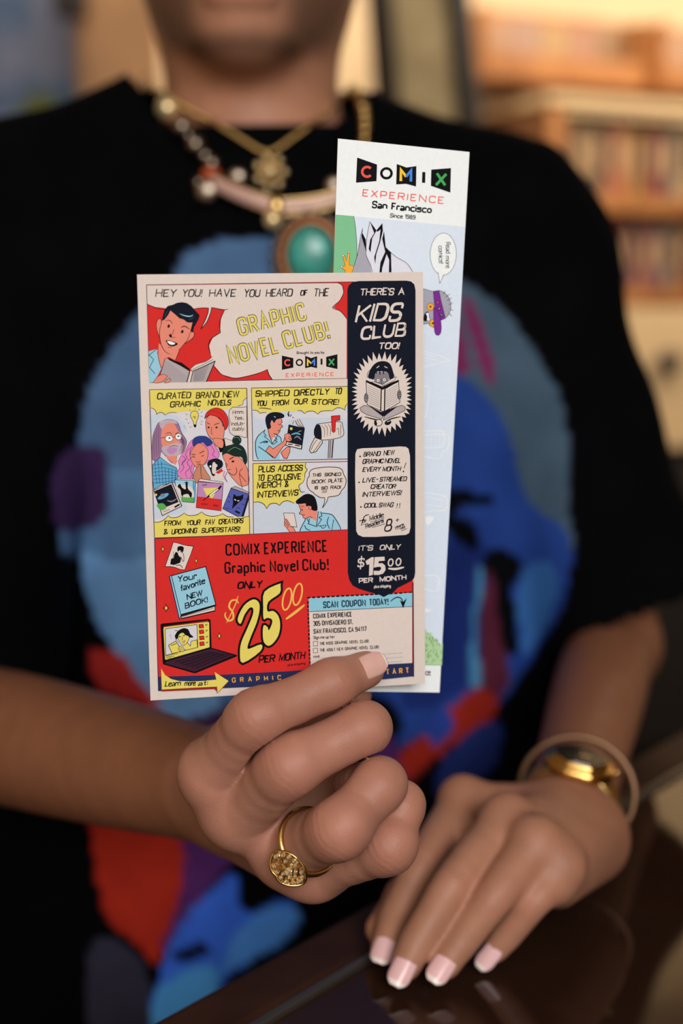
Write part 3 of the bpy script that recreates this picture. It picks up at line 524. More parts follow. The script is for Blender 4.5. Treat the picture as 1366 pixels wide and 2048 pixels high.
# kids club column
p(K('72,190 84,150 120,118 180,108 640,104 690,112 722,140 734,200') + K2('731,1340 722,1392 690,1425 560,1490 520,1532 480,1550 425,1579 370,1552 290,1532 180,1498 120,1465 88,1410 74,1340'), 'navy')
PP = 'paper'
hand("THERE'S", K('195,252 528,246'), 15, 2.3, PP); hand('A', K('568,248 632,242'), 14, 2.3, PP)
hand('KIDS', K('158,515 612,500'), 38, 6.2, PP, slant=.28, taper=.3, rr=.5); hand('CLUB', K('205,684 655,650'), 29, 5.2, PP, slant=.25, taper=.3, rr=.5); hand('TOO!', K('375,775 582,772'), 14, 2.6, PP, slant=.25)
c_ = K('407,1205')[0]; rs_ = random.Random(3); st_ = []
for k in range(44):
    a_ = 2 * PI * k / 44 + .07; e_ = (abs(math.cos(a_)) ** 4 * (288 / 4.88) ** 4 + 0) if 0 else 0; ro = rs_.uniform(.96, 1.06)
    ex_, ey_ = 1 / math.hypot(math.cos(a_) / 285, math.sin(a_) / 395), 0; sq_ = 1 + .06 * abs(math.sin(2 * a_)); R_ = ex_ * sq_ * ro / 4.8786
    st_.append((c_[0] + R_ * math.cos(a_), c_[1] + R_ * math.sin(a_))); a2 = a_ + PI / 44; r2 = 1 / math.hypot(math.cos(a2) / 285, math.sin(a2) / 395) * (1 + .06 * abs(math.sin(2 * a2))) * .83 / 4.8786
    st_.append((c_[0] + r2 * math.cos(a2), c_[1] + r2 * math.sin(a2)))
p(st_, PP)
p(K('340,1000 460,1000 478,1050 445,1115 410,1135 360,1105 332,1080'), 'grey2', True); p(K('270,1042 300,960 350,905 420,888 482,912 512,980 522,1055 485,1075 470,1010 430,990 350,995 330,1062 300,1062'), 'navy', True)
for a_ in ('350,985 352,1010', '385,985 388,1020', '420,985 424,1015'): l(K(a_), 2)
for a_ in ('370,1076', '430,1070'): p(ell(K(a_)[0], 3.2, 3.4, 12), 'white', False, 'black', .6); p(ell(K(a_)[0], 1.2, 1.4, 8), 'black')
l(K('405,1060 400,1105 415,1112'), .8); l(K('355,955 380,935'), 1.6, 'paper'); l(K('430,940 460,955'), 1.6, 'paper'); l(K('330,940 270,1000 262,1050'), 1); l(K('500,960 530,1040 545,1050'), 1)
p(K('190,1345 235,1318 300,1338 420,1430 400,1455 260,1412 205,1380'), 'grey', False, 'black', 1); p(K('634,1335 600,1318 540,1338 430,1425 420,1465 560,1405 628,1372'), 'grey', False, 'black', 1); p(K('285,1325 400,1385 560,1325 520,1360 430,1425 410,1425'), 'navy'); l(K('235,1430 330,1455 400,1470'), 2.4, tp=.6); l(K('590,1430 500,1450 440,1480'), 2.4, tp=.6)
p(ell(K('372,1490')[0], 8, 6.4, 16, -.3), 'paper', False, 'black', 1.3); p(ell(K('465,1487')[0], 7, 5, 16, -.4), 'navy'); p(ell(K('345,1490')[0], 2.6, 5.5, 12, -.3), 'navy'); l(K('455,1480 485,1470'), 1.4, 'paper')
p(K('252,1090 402,1160 396,1372 262,1312'), 'paper', False, 'black', 1.2); p(K('438,1160 568,1082 582,1290 434,1376'), 'paper', False, 'black', 1.2); p(K('402,1160 438,1160 434,1378 396,1376'), 'paper', False, 'black', 1.2); l(K('400,1160 394,1374'), 2.2); l(K('432,1165 428,1378'), 1.2)
p(K('250,1072 330,1105 410,1140 490,1100 570,1070 570,1090 410,1168 250,1092'), 'black'); p(K('300,1092 400,1135 520,1080 550,1040 500,1060 410,1118 330,1090'), 'paper', False, 'black', .8)
for k in range(9): l(K(f'{265 + k},{1122 + k * 21} {385},{1180 + k * 20}'), .6, 'grey2', False); l(K(f'{445},{1180 + k * 20} {560 + k},{1118 + k * 19}'), .6, 'grey2', False)
for c_ in ('252,1245', '575,1215'): p(ell(K(c_)[0], 3.6, 9, 14), 'grey2', False, 'black', .9); 
for a_ in ('240,1225 268,1228', '240,1245 270,1250', '562,1195 590,1190', '560,1215 592,1212', '562,1238 588,1235'): l(K(a_), 1)
p(K2('165,138 215,128 400,122 580,110 640,114 665,132 680,200 684,500 685,900 672,955 640,972 560,978 350,992 220,992 175,972 156,935 152,700 145,400 148,180'), PP)
for s_, a_ in (('BRAND', '228,210 396,206'), ('NEW', '424,200 534,192'), ('GRAPHIC', '218,284 426,276'), ('NOVEL', '436,276 594,272'), ('EVERY', '220,360 398,354'), ('MONTH', '414,356 596,350'), ('LIVE-', '220,464 376,456'), ('STREAMED', '386,456 652,450'), ('CREATOR', '298,528 546,522'), ('INTERVIEWS!', '218,604 602,586'), ('COOL', '234,712 368,706'), ('SWAG', '378,706 522,704'), ('!!', '552,710 588,706')): hand(s_, K2(a_), 10.2, 1.75, 'jet', slant=.25)
l(K2('642,268 622,325'), 2.2, 'jet', tp=.4); p(ell(K2('616,354')[0], 1.6, 1.6, 8), 'jet')
for a_ in ('194,208', '183,460', '202,700'): p(ell(K2(a_)[0], 1.7, 1.7, 10), 'jet')
l(K2('282,775 235,795 205,885'), 2, tp=.4); l(K2('185,838 240,822'), 1.6); hand('or', K2('222,858 262,848'), 8, 1.3); hand('Middle', K2('290,838 432,798'), 10.5, 1.5, slant=.3); l(K2('295,850 430,808'), 1.1); hand('Readers', K2('252,912 432,850'), 9.5, 1.5, slant=.3); l(K2('310,902 438,864'), 1.1); l(K2('218,872 245,866'), 1)
hand('8', K2('440,948 518,940'), 26, 3, slant=.3); l(K2('540,830 575,824'), 1.4); l(K2('560,812 555,845'), 1.4); hand('years', K2('535,915 625,880'), 6, 1.2, slant=.3); hand('old', K2('588,922 638,905'), 6, 1.2, slant=.3); l(K2('595,935 650,910'), 1.2); l(K2('545,918 582,908'), 1)
hand("IT'S", K2('180,1130 322,1124'), 11, 1.8, PP, slant=.2); hand('ONLY', K2('386,1124 592,1116'), 11, 1.8, PP, slant=.25)
hand('$', K2('172,1300 240,1296'), 23, 3, PP, jit=0); p(K2('246,1228 305,1190 328,1190 318,1362 280,1373 284,1258 260,1266'), PP); p(K2('336,1190 432,1185 434,1224 376,1228 373,1252 410,1248 438,1272 442,1315 418,1350 375,1363 326,1362 328,1322 380,1324 400,1305 394,1284 365,1284 326,1292'), PP)
for a_ in ('492,1242', '568,1236'): l(ell(K2(a_)[0], 4.6, 7, 20, .2), 2.6, PP, False, cl=True)
l(K2('468,1300 540,1305 622,1288'), 4.4, PP, tp=.5); hand('PER', K2('180,1446 322,1438'), 10.5, 2.2, PP, slant=.05); hand('MONTH', K2('384,1434 650,1408'), 10.5, 2.2, PP, slant=.05); din('plus shipping', K2('330,1492 494,1484'), 6.4, .9, PP)
for k in range(26): x_, y_ = rs_.uniform(698, 826), rs_.uniform(565, 1160); p(ell((x_, y_), .5, .4, 6), 'grey2')
art.build(card, INK)
post = obj('postcard', card.bm, [INK[n] for n in NAMES]); tag(post, 'cream comic-style postcard printed with red, yellow and navy panels, held in front', 'postcard')
# first slot is the bare card stock
# ---- bookmark
bk = Sheet([P(676, 277, .5144), P(939, 304, .5309), P(639, 1382, .5311), P(879, 1385, .5476)], .0004, [(676, 277), (939, 304), (879, 1385), (639, 1382)])
art = Art(); p, l, t, hand, din = kit(art); M_, N_ = cs(640, 260, 4.26875), cs(800, 1240, 8.5375)
p(bk.px[:], 'white'); p([(671, 429.2), (930.6, 453.7), (882, 1331), (640.9, 1329)], 'ice')
logo(M_, 1, ('317,235 487,295 482,437 307,450', '655,290 738,320 823,308 820,483 735,460 650,465', '950,338 1118,325 1113,535 946,477'), '567,370', '873,358 900,360 898,452 870,450', '402,357', '690,436 691,340 735,398 778,345 775,440', '998,370 1068,472 1078,376 990,470')
t('EXPERIENCE', M_('360,566 1056,633'), 14.6, 1.7, 'coral', gap=.55, ext=0, rr=.42)
for s_, a_, h_ in (('San', '441,668 574,679', 13.4), ('Francisco', '606,684 953,713', 13.4)): t(s_, M_(a_), h_ * 1.15, 2.5, 'jet', gap=.36, ext=0, rr=.62)
for s_, a_ in (('Since', '596,748 705,757'), ('1989', '722,757 813,766')): t(s_, M_(a_), 9, 1.3, 'jet', gap=.4, ext=0, rr=.6)
p(M_('133,722 287,735 303,830 315,1000 312,1100 290,1160 270,1290 112,1290'), 'leaf'); l(M_('287,735 303,830 315,1000 312,1100 290,1160'), .9)
p(M_('290,1160 318,1090 330,980 352,900 365,840 378,930 400,930 425,780 470,850 482,858 532,795 540,870 560,960 592,1032 650,1084 740,1138 790,1210 820,1290 260,1290'), 'stone'); p(M_('290,1160 318,1080 330,980 355,900 386,975 392,1060 430,1150 450,1290 260,1290'), 'slate')
for a_ in ('425,780 482,858 445,925 430,1045 415,1015 428,935 462,880', '532,795 536,860 512,960 480,1060 470,1146 462,1085 505,950 516,850 490,870 480,858', '546,862 560,1000 605,1045 612,1290 585,1290 590,1110 568,1060 530,1180 520,1290 498,1290 515,1130 556,1040 530,930', '365,838 362,880 390,935 396,1040 384,1010 352,905'): p(M_(a_), 'jet')
for a_ in ('425,780 400,920 392,1060 430,1150 446,1215', '590,1032 650,1084 740,1138 792,1212', '365,838 345,910 325,1040 290,1160'): l(M_(a_), .9)
p(M_('192,1068 210,1075 225,1122 238,1042 255,1045 250,1110 248,1150 290,1165 268,1225 262,1290 222,1290 215,1200 180,1172 215,1160'), 'amber', False, 'jet', .6); 
for a_ in ('196,1072', '247,1042', '184,1168'): p(ell(M_(a_)[0], 1.7, 2.2, 10), 'white', False, 'jet', .6)
b_ = ell(M_('1052,1060')[0], 26.2, 42.2, 36, .02); p(b_, 'white', False, 'jet', .8); p(M_('1008,1205 1022,1312 1052,1228'), 'white'); l(M_('1008,1215 1022,1312'), .8); l(M_('1022,1312 1054,1240'), .8)
t('Read', M_('1072,958 1074,1055'), 10, 1, 'jet', ext=0); t('more', M_('1070,1075 1072,1180'), 10, 1, 'jet', ext=0); t('comics!', M_('1010,988 1014,1140'), 10, 1, 'jet', ext=0)
p(K('760,200 820,186 900,207 968,200 1032,232 1075,300 1080,380 1050,450 1000,482 960,500 925,558 880,545 860,522 820,528 760,520'), 'slate', True, 'jet', .8)
for a_ in ('882,358', '905,520'): p(ell(K(a_)[0], 7, 7.6, 20), 'amber', False, 'jet', .7); p(ell(K(a_)[0], 1.9, 2.2, 10), 'maroon')
p(K('822,430 855,404 872,440 872,482 835,500 815,490'), 'jet', True); p(K('838,425 862,418 868,450 870,490 848,488 850,455'), 'white', True)
p(K('910,212 966,205 985,300 1028,472 980,492 940,420 920,330'), 'purple', False, 'jet', .8); p(K('914,370 945,390 972,450 986,530 985,600 968,632 945,636 925,610 915,520'), 'purple', True, 'jet', .8)
for c_, s_ in (('952,317', 'D'), ('968,378', 'r'), ('990,438', 'K')): q_ = K(c_)[0]; l([(q_[0] - 2.6, q_[1] - 3), (q_[0] + 2.6, q_[1] - 3.4), (q_[0] + 3, q_[1] + 2.8), (q_[0] - 2.2, q_[1] + 3.2)], .6, 'jet', False, cl=True); t(s_, [(q_[0] + 1.4, q_[1] - 2), (q_[0] - 1.4, q_[1] + 2)][::-1] if 0 else [(q_[0] - 1.4, q_[1] + 2), (q_[0] + 1.8, q_[1] + 1.8)], 4.4, .8, 'coral' if s_ == 'D' else 'sun' if s_ == 'r' else 'grass', ext=0)
for a_ in ('1005,235 1028,205', '1032,262 1070,235', '1045,300 1090,270', '1060,340 1100,320', '1070,380 1104,395', '1062,420 1092,452'): l(K(a_), .9)
for a_ in ('820,792 900,815 1000,850 1080,882', '1080,882 980,905 820,942', '820,850 900,870 960,890', '820,815 930,850'): l(K(a_), 1.2, 'icel')
l(K('820,1130 865,1140 868,1180 840,1420 820,1425'), 1.4, 'icel'); l(K('820,1570 985,1570 1010,1600 1000,1720 820,1735'), 1.4, 'icel'); l(K2('820,0 1050,0 1050,130 1000,165 965,230 820,210'), 1.4, 'icel')
for k in range(5):
    for j in range(4): p(ell(K(f'{850 + j * 40},{1590 + k * 30}')[0], 1.6, .9, 8), 'icel')
l(K2('830,565 900,570 1030,605 1030,725 900,740 830,755'), 1.4, 'icel'); l(K2('840,600 930,620 1010,640'), 1, 'icel'); l(K2('840,680 940,690 1000,700'), 1, 'icel'); p(K2('835,800 900,795 910,830 850,880'), 'icel', True); l(K2('820,1375 930,1370 970,1420 960,1500 920,1525 820,1500'), 1.6, 'icel'); l(K2('925,1420 960,1435 940,1490'), 1, 'icel')
p(V('1075,275 1125,285 1120,300 1075,310'), 'icel')
p(N_('380,110 425,140 455,200 500,225 520,205 560,280 600,320 640,350 690,418 732,395 716,772 380,765'), 'bush')
for k in range(40): x_, y_ = rs_.uniform(430, 700), rs_.uniform(260, 740); 
rb_ = random.Random(5)
for k in range(46):
    x_, y_ = rb_.uniform(428, 700), rb_.uniform(230, 740)
    if y_ > 160 + (x_ - 425) * .95: l(N_(f'{x_},{y_} {x_ + rb_.uniform(8, 28)},{y_ - rb_.uniform(20, 60)} {x_ + rb_.uniform(10, 30)},{y_ - rb_.uniform(-10, 20)}'), rb_.uniform(.6, 1.4), 'moss', tp=.6)
l(N_('425,765 716,772'), 1, 'moss', False); t('ce', N_('432,946 525,946'), 13, 1.5, 'jet', ext=0, gap=.3)
art.build(bk, INK)
mark = obj('bookmark', bk.bm, [INK[n] for n in NAMES]); tag(mark, 'tall white bookmark with a pale blue illustration, held behind the postcard', 'bookmark')
# ------------------------------------------------------------------ signed distance modelling for the figure
def smin(a, b, k):
    h = np.maximum(k - np.abs(a - b), 0) / k; return np.minimum(a, b) - h * h * k * .25
def d_cap(p, a, b, ra, rb, flat=None):
    a = np.asarray(a, np.float32); b = np.asarray(b, np.float32); ab = b - a; pa = p - a
    t = np.clip(pa @ ab / max(float(ab @ ab), 1e-9), 0, 1); q = pa - t[:, None] * ab
    if flat is not None:
        for n, f in flat:
            n = np.asarray(n, np.float32); n = n / np.linalg.norm(n); c = q @ n; q = q + (c * (f - 1))[:, None] * n
    return np.sqrt((q * q).sum(1)) - (ra + (rb - ra) * t)
def d_ell(p, c, r, M=None):
    q = p - np.asarray(c, np.float32)
    if M is not None: q = q @ np.asarray(M, np.float32)
    r = np.asarray(r, np.float32); k0 = np.sqrt(((q / r) ** 2).sum(1)); k1 = np.sqrt(((q / (r * r)) ** 2).sum(1)); return k0 * (k0 - 1) / np.maximum(k1, 1e-6)
class Blob:
    """a smooth union of rounded limbs; k = blend radius"""
    def __init__(s, k): s.it = []; s.k = k
    def cap(s, a, b, ra, rb=None, k=None, flat=None):
        a, b = np.array(a, float), np.array(b, float); rb = ra if rb is None else rb; m = max(ra, rb)
        s.it.append((np.minimum(a, b) - m, np.maximum(a, b) + m, k or s.k, lambda p: d_cap(p, a, b, ra, rb, flat))); return s
    def ell(s, c, r, k=None, M=None, carve=False):
        c = np.array(c, float); m = max(r)
        s.it.append((c - m, c + m, (k or s.k) * (-1 if carve else 1), lambda p: d_ell(p, c, r, M))); return s
    def add(s, blob, k): 
        lo = np.min([i[0] for i in blob.it], 0); hi = np.max([i[1] for i in blob.it], 0); s.it.append((lo, hi, k, blob.ev)); return s
    def part_from(s, blob, a, b, gap):
        """keep what is already there clear of a limb, from its root a (no gap) towards b"""
        lo = np.min([i[0] for i in blob.it], 0); hi = np.max([i[1] for i in blob.it], 0); a, b = np.array(a), np.array(b); ax = (b - a) / np.linalg.norm(b - a)
        def f(p, d):
            q = blob.ev(p); t = np.linalg.norm(p - a, axis=1); g = gap * sstep(.020, .030, t) - .03 * (1 - sstep(.020, .030, t)); return np.maximum(d, -(q - g))
        s.it.append((lo, hi, 'cut', f)); return s
    def fn(s, lo, hi, f): s.it.append((np.array(lo, float), np.array(hi, float), None, f)); return s
    def ev(s, p):
        d = np.full(len(p), 1., np.float32)
        for lo, hi, k, f in s.it:
            g = (.03 if k is None else .01 if k == 'cut' else abs(k) + .035); i = np.nonzero(((p > lo - g) & (p < hi + g)).all(1))[0]
            if not len(i): continue
            if k is None: d[i] += f(p[i])
            elif k == 'cut': d[i] = f(p[i], d[i])
            elif k < 0: d[i] = -smin(-d[i], f(p[i]), -k)
            else: d[i] = smin(d[i], f(p[i]), k)
        return d
def axis_pts(parts):
    out = [parts[0][0]]
    for a, b, h in parts:
        n = max(1, round((b - a) / h)); out += list(a + (b - a) * np.arange(1, n + 1) / n)
    while (len(out) - 1) % 8: out.append(out[-1] + (out[-1] - out[-2]))
    return np.array(out, np.float32)
def surface_net(blob, X, Y, Z):
    n = [(len(a) - 1) // 8 for a in (X, Y, Z)]; cc = [(a[:-1:8] + a[8::8]) / 2 for a in (X, Y, Z)]; hh = [(a[8::8] - a[:-1:8]) / 2 for a in (X, Y, Z)]
    g = np.stack(np.meshgrid(*cc, indexing='ij'), -1).reshape(-1, 3); hd = np.sqrt(sum(np.meshgrid(*[h * h for h in hh], indexing='ij'))).ravel()
    dc = blob.ev(g); act = np.abs(dc) < hd * 1.25 + .004
    D = np.empty([len(a) for a in (X, Y, Z)], np.float32)
    sgn = np.where(dc < 0, -.02, .02).reshape(n).astype(np.float32); sgn = sgn.repeat(8, 0).repeat(8, 1).repeat(8, 2)
    D[:] = .02; D[:-1, :-1, :-1] = sgn; del sgn
    ids = np.argwhere(act.reshape(n)); o = np.stack(np.meshgrid(*[np.arange(9)] * 3, indexing='ij'), -1).reshape(-1, 3)
    for s0 in range(0, len(ids), 1500):
        ii = (ids[s0:s0 + 1500, None, :] * 8 + o[None]).reshape(-1, 3)
        D[ii[:, 0], ii[:, 1], ii[:, 2]] = blob.ev(np.stack([X[ii[:, 0]], Y[ii[:, 1]], Z[ii[:, 2]]], -1))
    S = D < 0; cnt = np.zeros([len(a) - 1 for a in (X, Y, Z)], np.uint8)
    sl = lambda q, k: slice(None, -1) if k == 0 else slice(1, None)
    for a in (0, 1):
        for b in (0, 1):
            for c in (0, 1): cnt += S[sl(0, a), sl(0, b), sl(0, c)]
    cells = np.argwhere((cnt > 0) & (cnt < 8)); del cnt
    idx = np.full([len(a) - 1 for a in (X, Y, Z)], -1, np.int32); idx[cells[:, 0], cells[:, 1], cells[:, 2]] = np.arange(len(cells))
    V = np.zeros((len(cells), 3)); N = np.zeros(len(cells)); ax = (X, Y, Z)
    for d in range(3):
        e = [k for k in range(3) if k != d]
        for a in (0, 1):
            for b in (0, 1):
                o0 = np.zeros(3, int); o0[e[0]] = a; o0[e[1]] = b; o1 = o0.copy(); o1[d] = 1
                i0, i1 = cells + o0, cells + o1; v0, v1 = D[tuple(i0.T)], D[tuple(i1.T)]; m = (v0 < 0) != (v1 < 0)
                t = np.where(m, v0 / np.where(m, v0 - v1, 1), 0)
                for k in range(3):
                    p0, p1 = ax[k][i0[:, k]], ax[k][i1[:, k]]; V[:, k] += np.where(m, p0 + t * (p1 - p0), 0)
                N += m
    V /= N[:, None]; quads = []
    for d in range(3):
        e = [(d + 1) % 3, (d + 2) % 3]; s0 = [slice(1, -1)] * 3; s1 = [slice(1, -1)] * 3; s0[d] = slice(0, -1); s1[d] = slice(1, None)
        A_, B_ = S[tuple(s0)], S[tuple(s1)]
        for flip in (0, 1):
            c = np.argwhere((A_ & ~B_) if not flip else (~A_ & B_)); c = c + np.array([0 if k == d else 1 for k in range(3)])
            u = np.zeros(3, int); u[e[0]] = 1; w = np.zeros(3, int); w[e[1]] = 1
            q = np.stack([idx[tuple((c - u - w).T)], idx[tuple((c - w).T)], idx[tuple(c.T)], idx[tuple((c - u).T)]], 1)
            quads.append(q if not flip else q[:, ::-1])
    Qd = np.concatenate(quads); return V, Qd[(Qd >= 0).all(1)]
def np_mesh(name, V, Qd):
    me = bpy.data.meshes.new(name); me.vertices.add(len(V)); me.vertices.foreach_set('co', np.asarray(V, np.float32).ravel())
    me.loops.add(len(Qd) * 4); me.loops.foreach_set('vertex_index', Qd.ravel().astype(np.int32)); me.polygons.add(len(Qd)); me.polygons.foreach_set('loop_start', np.arange(len(Qd), dtype=np.int32) * 4)
    me.update(); me.validate(); me.polygons.foreach_set('use_smooth', np.ones(len(me.polygons), bool)); return me
def colour_attr(me, col):
    a = me.color_attributes.new('tone', 'FLOAT_COLOR', 'POINT'); a.data.foreach_set('color', np.c_[col, np.ones(len(col))].astype(np.float32).ravel())
def sstep(a, b, x): t = np.clip((x - a) / (b - a), 0, 1); return t * t * (3 - 2 * t)
def PZ(u, v, z): d = P(u, v, 1) - CAM; return CAM + d * ((z - CAM.z) / d.z)
def PY(u, v, y): d = P(u, v, 1) - CAM; return CAM + d * ((y - CAM.y) / d.y)
COUNTER = 1.001
# ------------------------------------------------------------------ joints
CX = -.0615
EL_R, WR_R = Vector((-.235, .80, 1.046)), P(452, 1580, .603)          # the arm that holds the cards
EL_L, WR_L = Vector((.181, .93, 1.06)), P(1132, 1634, .682)
SH_R, SH_L = Vector((-.2265, .985, 1.327)), Vector((.1035, .985, 1.320))
HR = dict(index=[P(428, 1545, .524), P(514, 1436, .502), P(662, 1368, .5105), P(732, 1339, .5188)],
          middle=[P(474, 1626, .529), P(580, 1532, .5025), P(727, 1457, .510), P(692, 1462, .532)],
          ring=[P(572, 1702, .533), P(680, 1656, .498), P(757, 1570, .507), P(705, 1566, .531)],
          pinky=[P(630, 1738, .536), P(777, 1690, .512), P(800, 1612, .519), P(765, 1602, .540)])
RR = dict(index=(.0110, .0093, .0081, .0068), middle=(.0112, .0102, .0089, .0075), ring=(.0108, .0099, .0089, .0075), pinky=(.0098, .0090, .0080, .0068))
TH_R = [P(490, 1565, .588), P(565, 1512, .570), P(640, 1440, .557), P(700, 1388, .5462)]
HL = dict(index=[PZ(925, 1605, COUNTER + .050), PZ(846, 1722, COUNTER + .037), PZ(790, 1832, COUNTER + .0185), PZ(768, 1896, COUNTER + .0095)],
          middle=[PZ(1012, 1645, COUNTER + .054), PZ(902, 1772, COUNTER + .038), PZ(836, 1880, COUNTER + .018), PZ(811, 1930, COUNTER + .0098)],
          ring=[PZ(1070, 1692, COUNTER + .050), PZ(992, 1788, COUNTER + .036), PZ(922, 1880, COUNTER + .0175), PZ(890, 1928, COUNTER + .0098)],
          pinky=[PZ(1122, 1736, COUNTER + .041), PZ(1068, 1802, COUNTER + .031), PZ(1016, 1868, COUNTER + .016), PZ(990, 1900, COUNTER + .009)])
RL = dict(index=(.0098, .0080, .0072, .0061), middle=(.0102, .0085, .0077, .0065), ring=(.0100, .0085, .0076, .0064), pinky=(.0088, .0072, .0064, .0055))
TH_L = [PZ(1045, 1650, COUNTER + .030), PZ(925, 1705, COUNTER + .027), PZ(815, 1795, COUNTER + .018), PZ(764, 1858, COUNTER + .011)]
def finger(J, R, knuckle=0, dors=None):
    """a bent finger: closely spaced rounded segments along a curve through its joints"""
    b = Blob(.0004); mid = lambda i, f: (*J[i].lerp(J[i + 1], .5), (R[i] + R[i + 1]) / 2 * f)
    pts = smooth_pts([(*J[0], R[0]), mid(0, 1.05), (*J[1], R[1]), mid(1, .985), (*J[2], R[2]), mid(2, .985), (*J[3], R[3])], 3)
    for p_, q_ in zip(pts[:-1], pts[1:]): b.cap(p_[:3], q_[:3], p_[3], q_[3])
    if knuckle:
        for i, f in ((1, 1.), (2, .96)): b.ell(J[i] + (dors(i) if dors else Vector()) * .0012, [R[i] * knuckle * f] * 3, .006)
    return b
hand_r = Blob(.010)
for f_, m_ in (('index', 0), ('middle', .3), ('ring', .65), ('pinky', 1)):
    J = HR[f_]; w0 = WR_R + Vector((.006, 0, .014 - .026 * m_))
    hand_r.cap(w0, J[0], .0165, RR[f_][0] * 1.1, .014)
hand_r.cap(WR_R + Vector((.018, 0, 0)), (HR['middle'][0] + HR['ring'][0]) / 2 + Vector((.012, .018, -.002)), .022, .013, .016)
hand_r.cap(TH_R[0], TH_R[1], .018, .0125, .014).cap(TH_R[1], TH_R[2], .0118, .0098, .008).cap(TH_R[2], TH_R[3], .0098, .0084, .006)
def back_of(J):
    def f(i):
        t = (J[i + 1] - J[i - 1]).normalized(); o = J[i] - J[i - 1].lerp(J[i + 1], .5); o = o - t * o.dot(t); return o.normalized() if o.length > 1e-4 else Vector()
    return f
fr = [finger(HR[f_], RR[f_], .985, back_of(HR[f_])) for f_ in ('index', 'middle', 'ring', 'pinky')]
for b_, f_ in zip(fr, ('index', 'middle', 'ring', 'pinky')):
    if f_ != 'index': hand_r.part_from(b_, HR[f_][0], HR[f_][1], .0011)
    hand_r.add(b_, .0004)
hand_r.cap(P(545, 1610, .580), P(632, 1578, .564), .016, .012, .01)
for f_ in ('index', 'middle', 'ring', 'pinky'):                        # knuckles and the webs at the roots of the fingers
    hand_r.ell(HR[f_][0], [RR[f_][0] * 1.12] * 3, .007)
for a_, b_ in (('index', 'middle'), ('middle', 'ring'), ('ring', 'pinky')):
    hand_r.cap(HR[a_][0].lerp(HR[a_][1], .12) + Vector((.004, .006, 0)), HR[b_][0].lerp(HR[b_][1], .12) + Vector((.004, .006, 0)), .0085, .0085, .007)
hand_l = Blob(.010)
for f_, m_ in (('index', 0), ('middle', .33), ('ring', .66), ('pinky', 1)):
    J = HL[f_]; w0 = WR_L + Vector((-.013 + .026 * m_, -.006, .003 - .007 * m_)); hand_l.cap(w0, J[0], .0148, RL[f_][0] * 1.0, .012)
    hand_l.cap(w0 + Vector((0, 0, -.010)), J[0] + Vector((0, .008, -.012)), .0135, .009, .012)
hand_l.cap(TH_L[0], TH_L[1], .015, .012, .012).cap(TH_L[1], TH_L[2], .0108, .0092, .006).cap(TH_L[2], TH_L[3], .0092, .0076, .006)
for f_ in ('index', 'middle', 'ring', 'pinky'): hand_l.add(finger(HL[f_], RL[f_]), .003)
for f_ in ('index', 'middle', 'ring', 'pinky'): hand_l.ell(HL[f_][0] + Vector((0, .001, .0022)), [RL[f_][0] * .98] * 3, .008)
for a_, b_ in (('index', 'middle'), ('middle', 'ring'), ('ring', 'pinky')):
    hand_l.cap(HL[a_][0].lerp(HL[a_][1], .22) - Vector((0, 0, .006)), HL[b_][0].lerp(HL[b_][1], .22) - Vector((0, 0, .006)), .0068, .0068, .006)
body = Blob(.03)
# trunk, neck and head (trunk under the shirt)
body.cap((CX, 1.0, .92), (CX, 1.0, 1.22), .145, .155, .05, [((0, 1, 0), 1.7)]).cap((SH_R.x + .02, .99, 1.30), (SH_L.x - .02, .99, 1.30), .05, .05, .05).cap((CX, 1.0, 1.24), (CX, 1.01, 1.36), .09, .06, .05)
body.cap((CX, 1.02, 1.34), (CX, 1.0, 1.50), .0615, .058, .03)
body.ell((CX, 1.005, 1.56), (.075, .097, .103), .03).ell((CX, .975, 1.505), (.0665, .078, .070), .03).ell((CX, .922, 1.4565), (.030, .026, .023), .03)
body.ell((CX, .895, 1.4685), (.024, .0085, .0062), .004).ell((CX, .893, 1.4795), (.023, .0085, .0055), .004)
body.cap((CX, .898, 1.548), (CX, .872, 1.512), .0075, .0125, .012).ell((CX - .012, .886, 1.508), (.008, .009, .007), .006).ell((CX + .012, .886, 1.508), (.008, .009, .007), .006)
for s_ in (-1, 1):
    body.ell((CX + s_ * .031, .898, 1.547), (.017, .012, .012), .01, carve=True).ell((CX + s_ * .031, .911, 1.5535), (.0155, .0125, .0065), .004).ell((CX + s_ * .031, .911, 1.5395), (.0145, .0115, .005), .004).ell((CX + s_ * .031, .909, 1.566), (.022, .008, .005), .014)
    body.ell((CX + s_ * .076, 1.01, 1.535), (.007, .018, .031), .006)
# arms
for S_, E_, W_, Hd in ((SH_R, EL_R, WR_R, hand_r), (SH_L, EL_L, WR_L, hand_l)):
    ax_ = (W_ - E_).normalized(); mid = E_.lerp(W_, .32)
    k_, rw = (1, .0232) if Hd is hand_r else (.80, .0196)
    body.cap(S_, E_, .050, .033, .04); arm = Blob(.0004)
    pts = smooth_pts([(*E_, .0335 * k_), (*E_.lerp(W_, .30), .0350 * k_), (*E_.lerp(W_, .68), .0300 * k_), (*W_, rw)], 5)
    for p_, q_ in zip(pts[:-1], pts[1:]): arm.cap(p_[:3], q_[:3], p_[3], q_[3])
    body.add(arm, .012)
body.add(hand_r, .009); body.add(hand_l, .009)
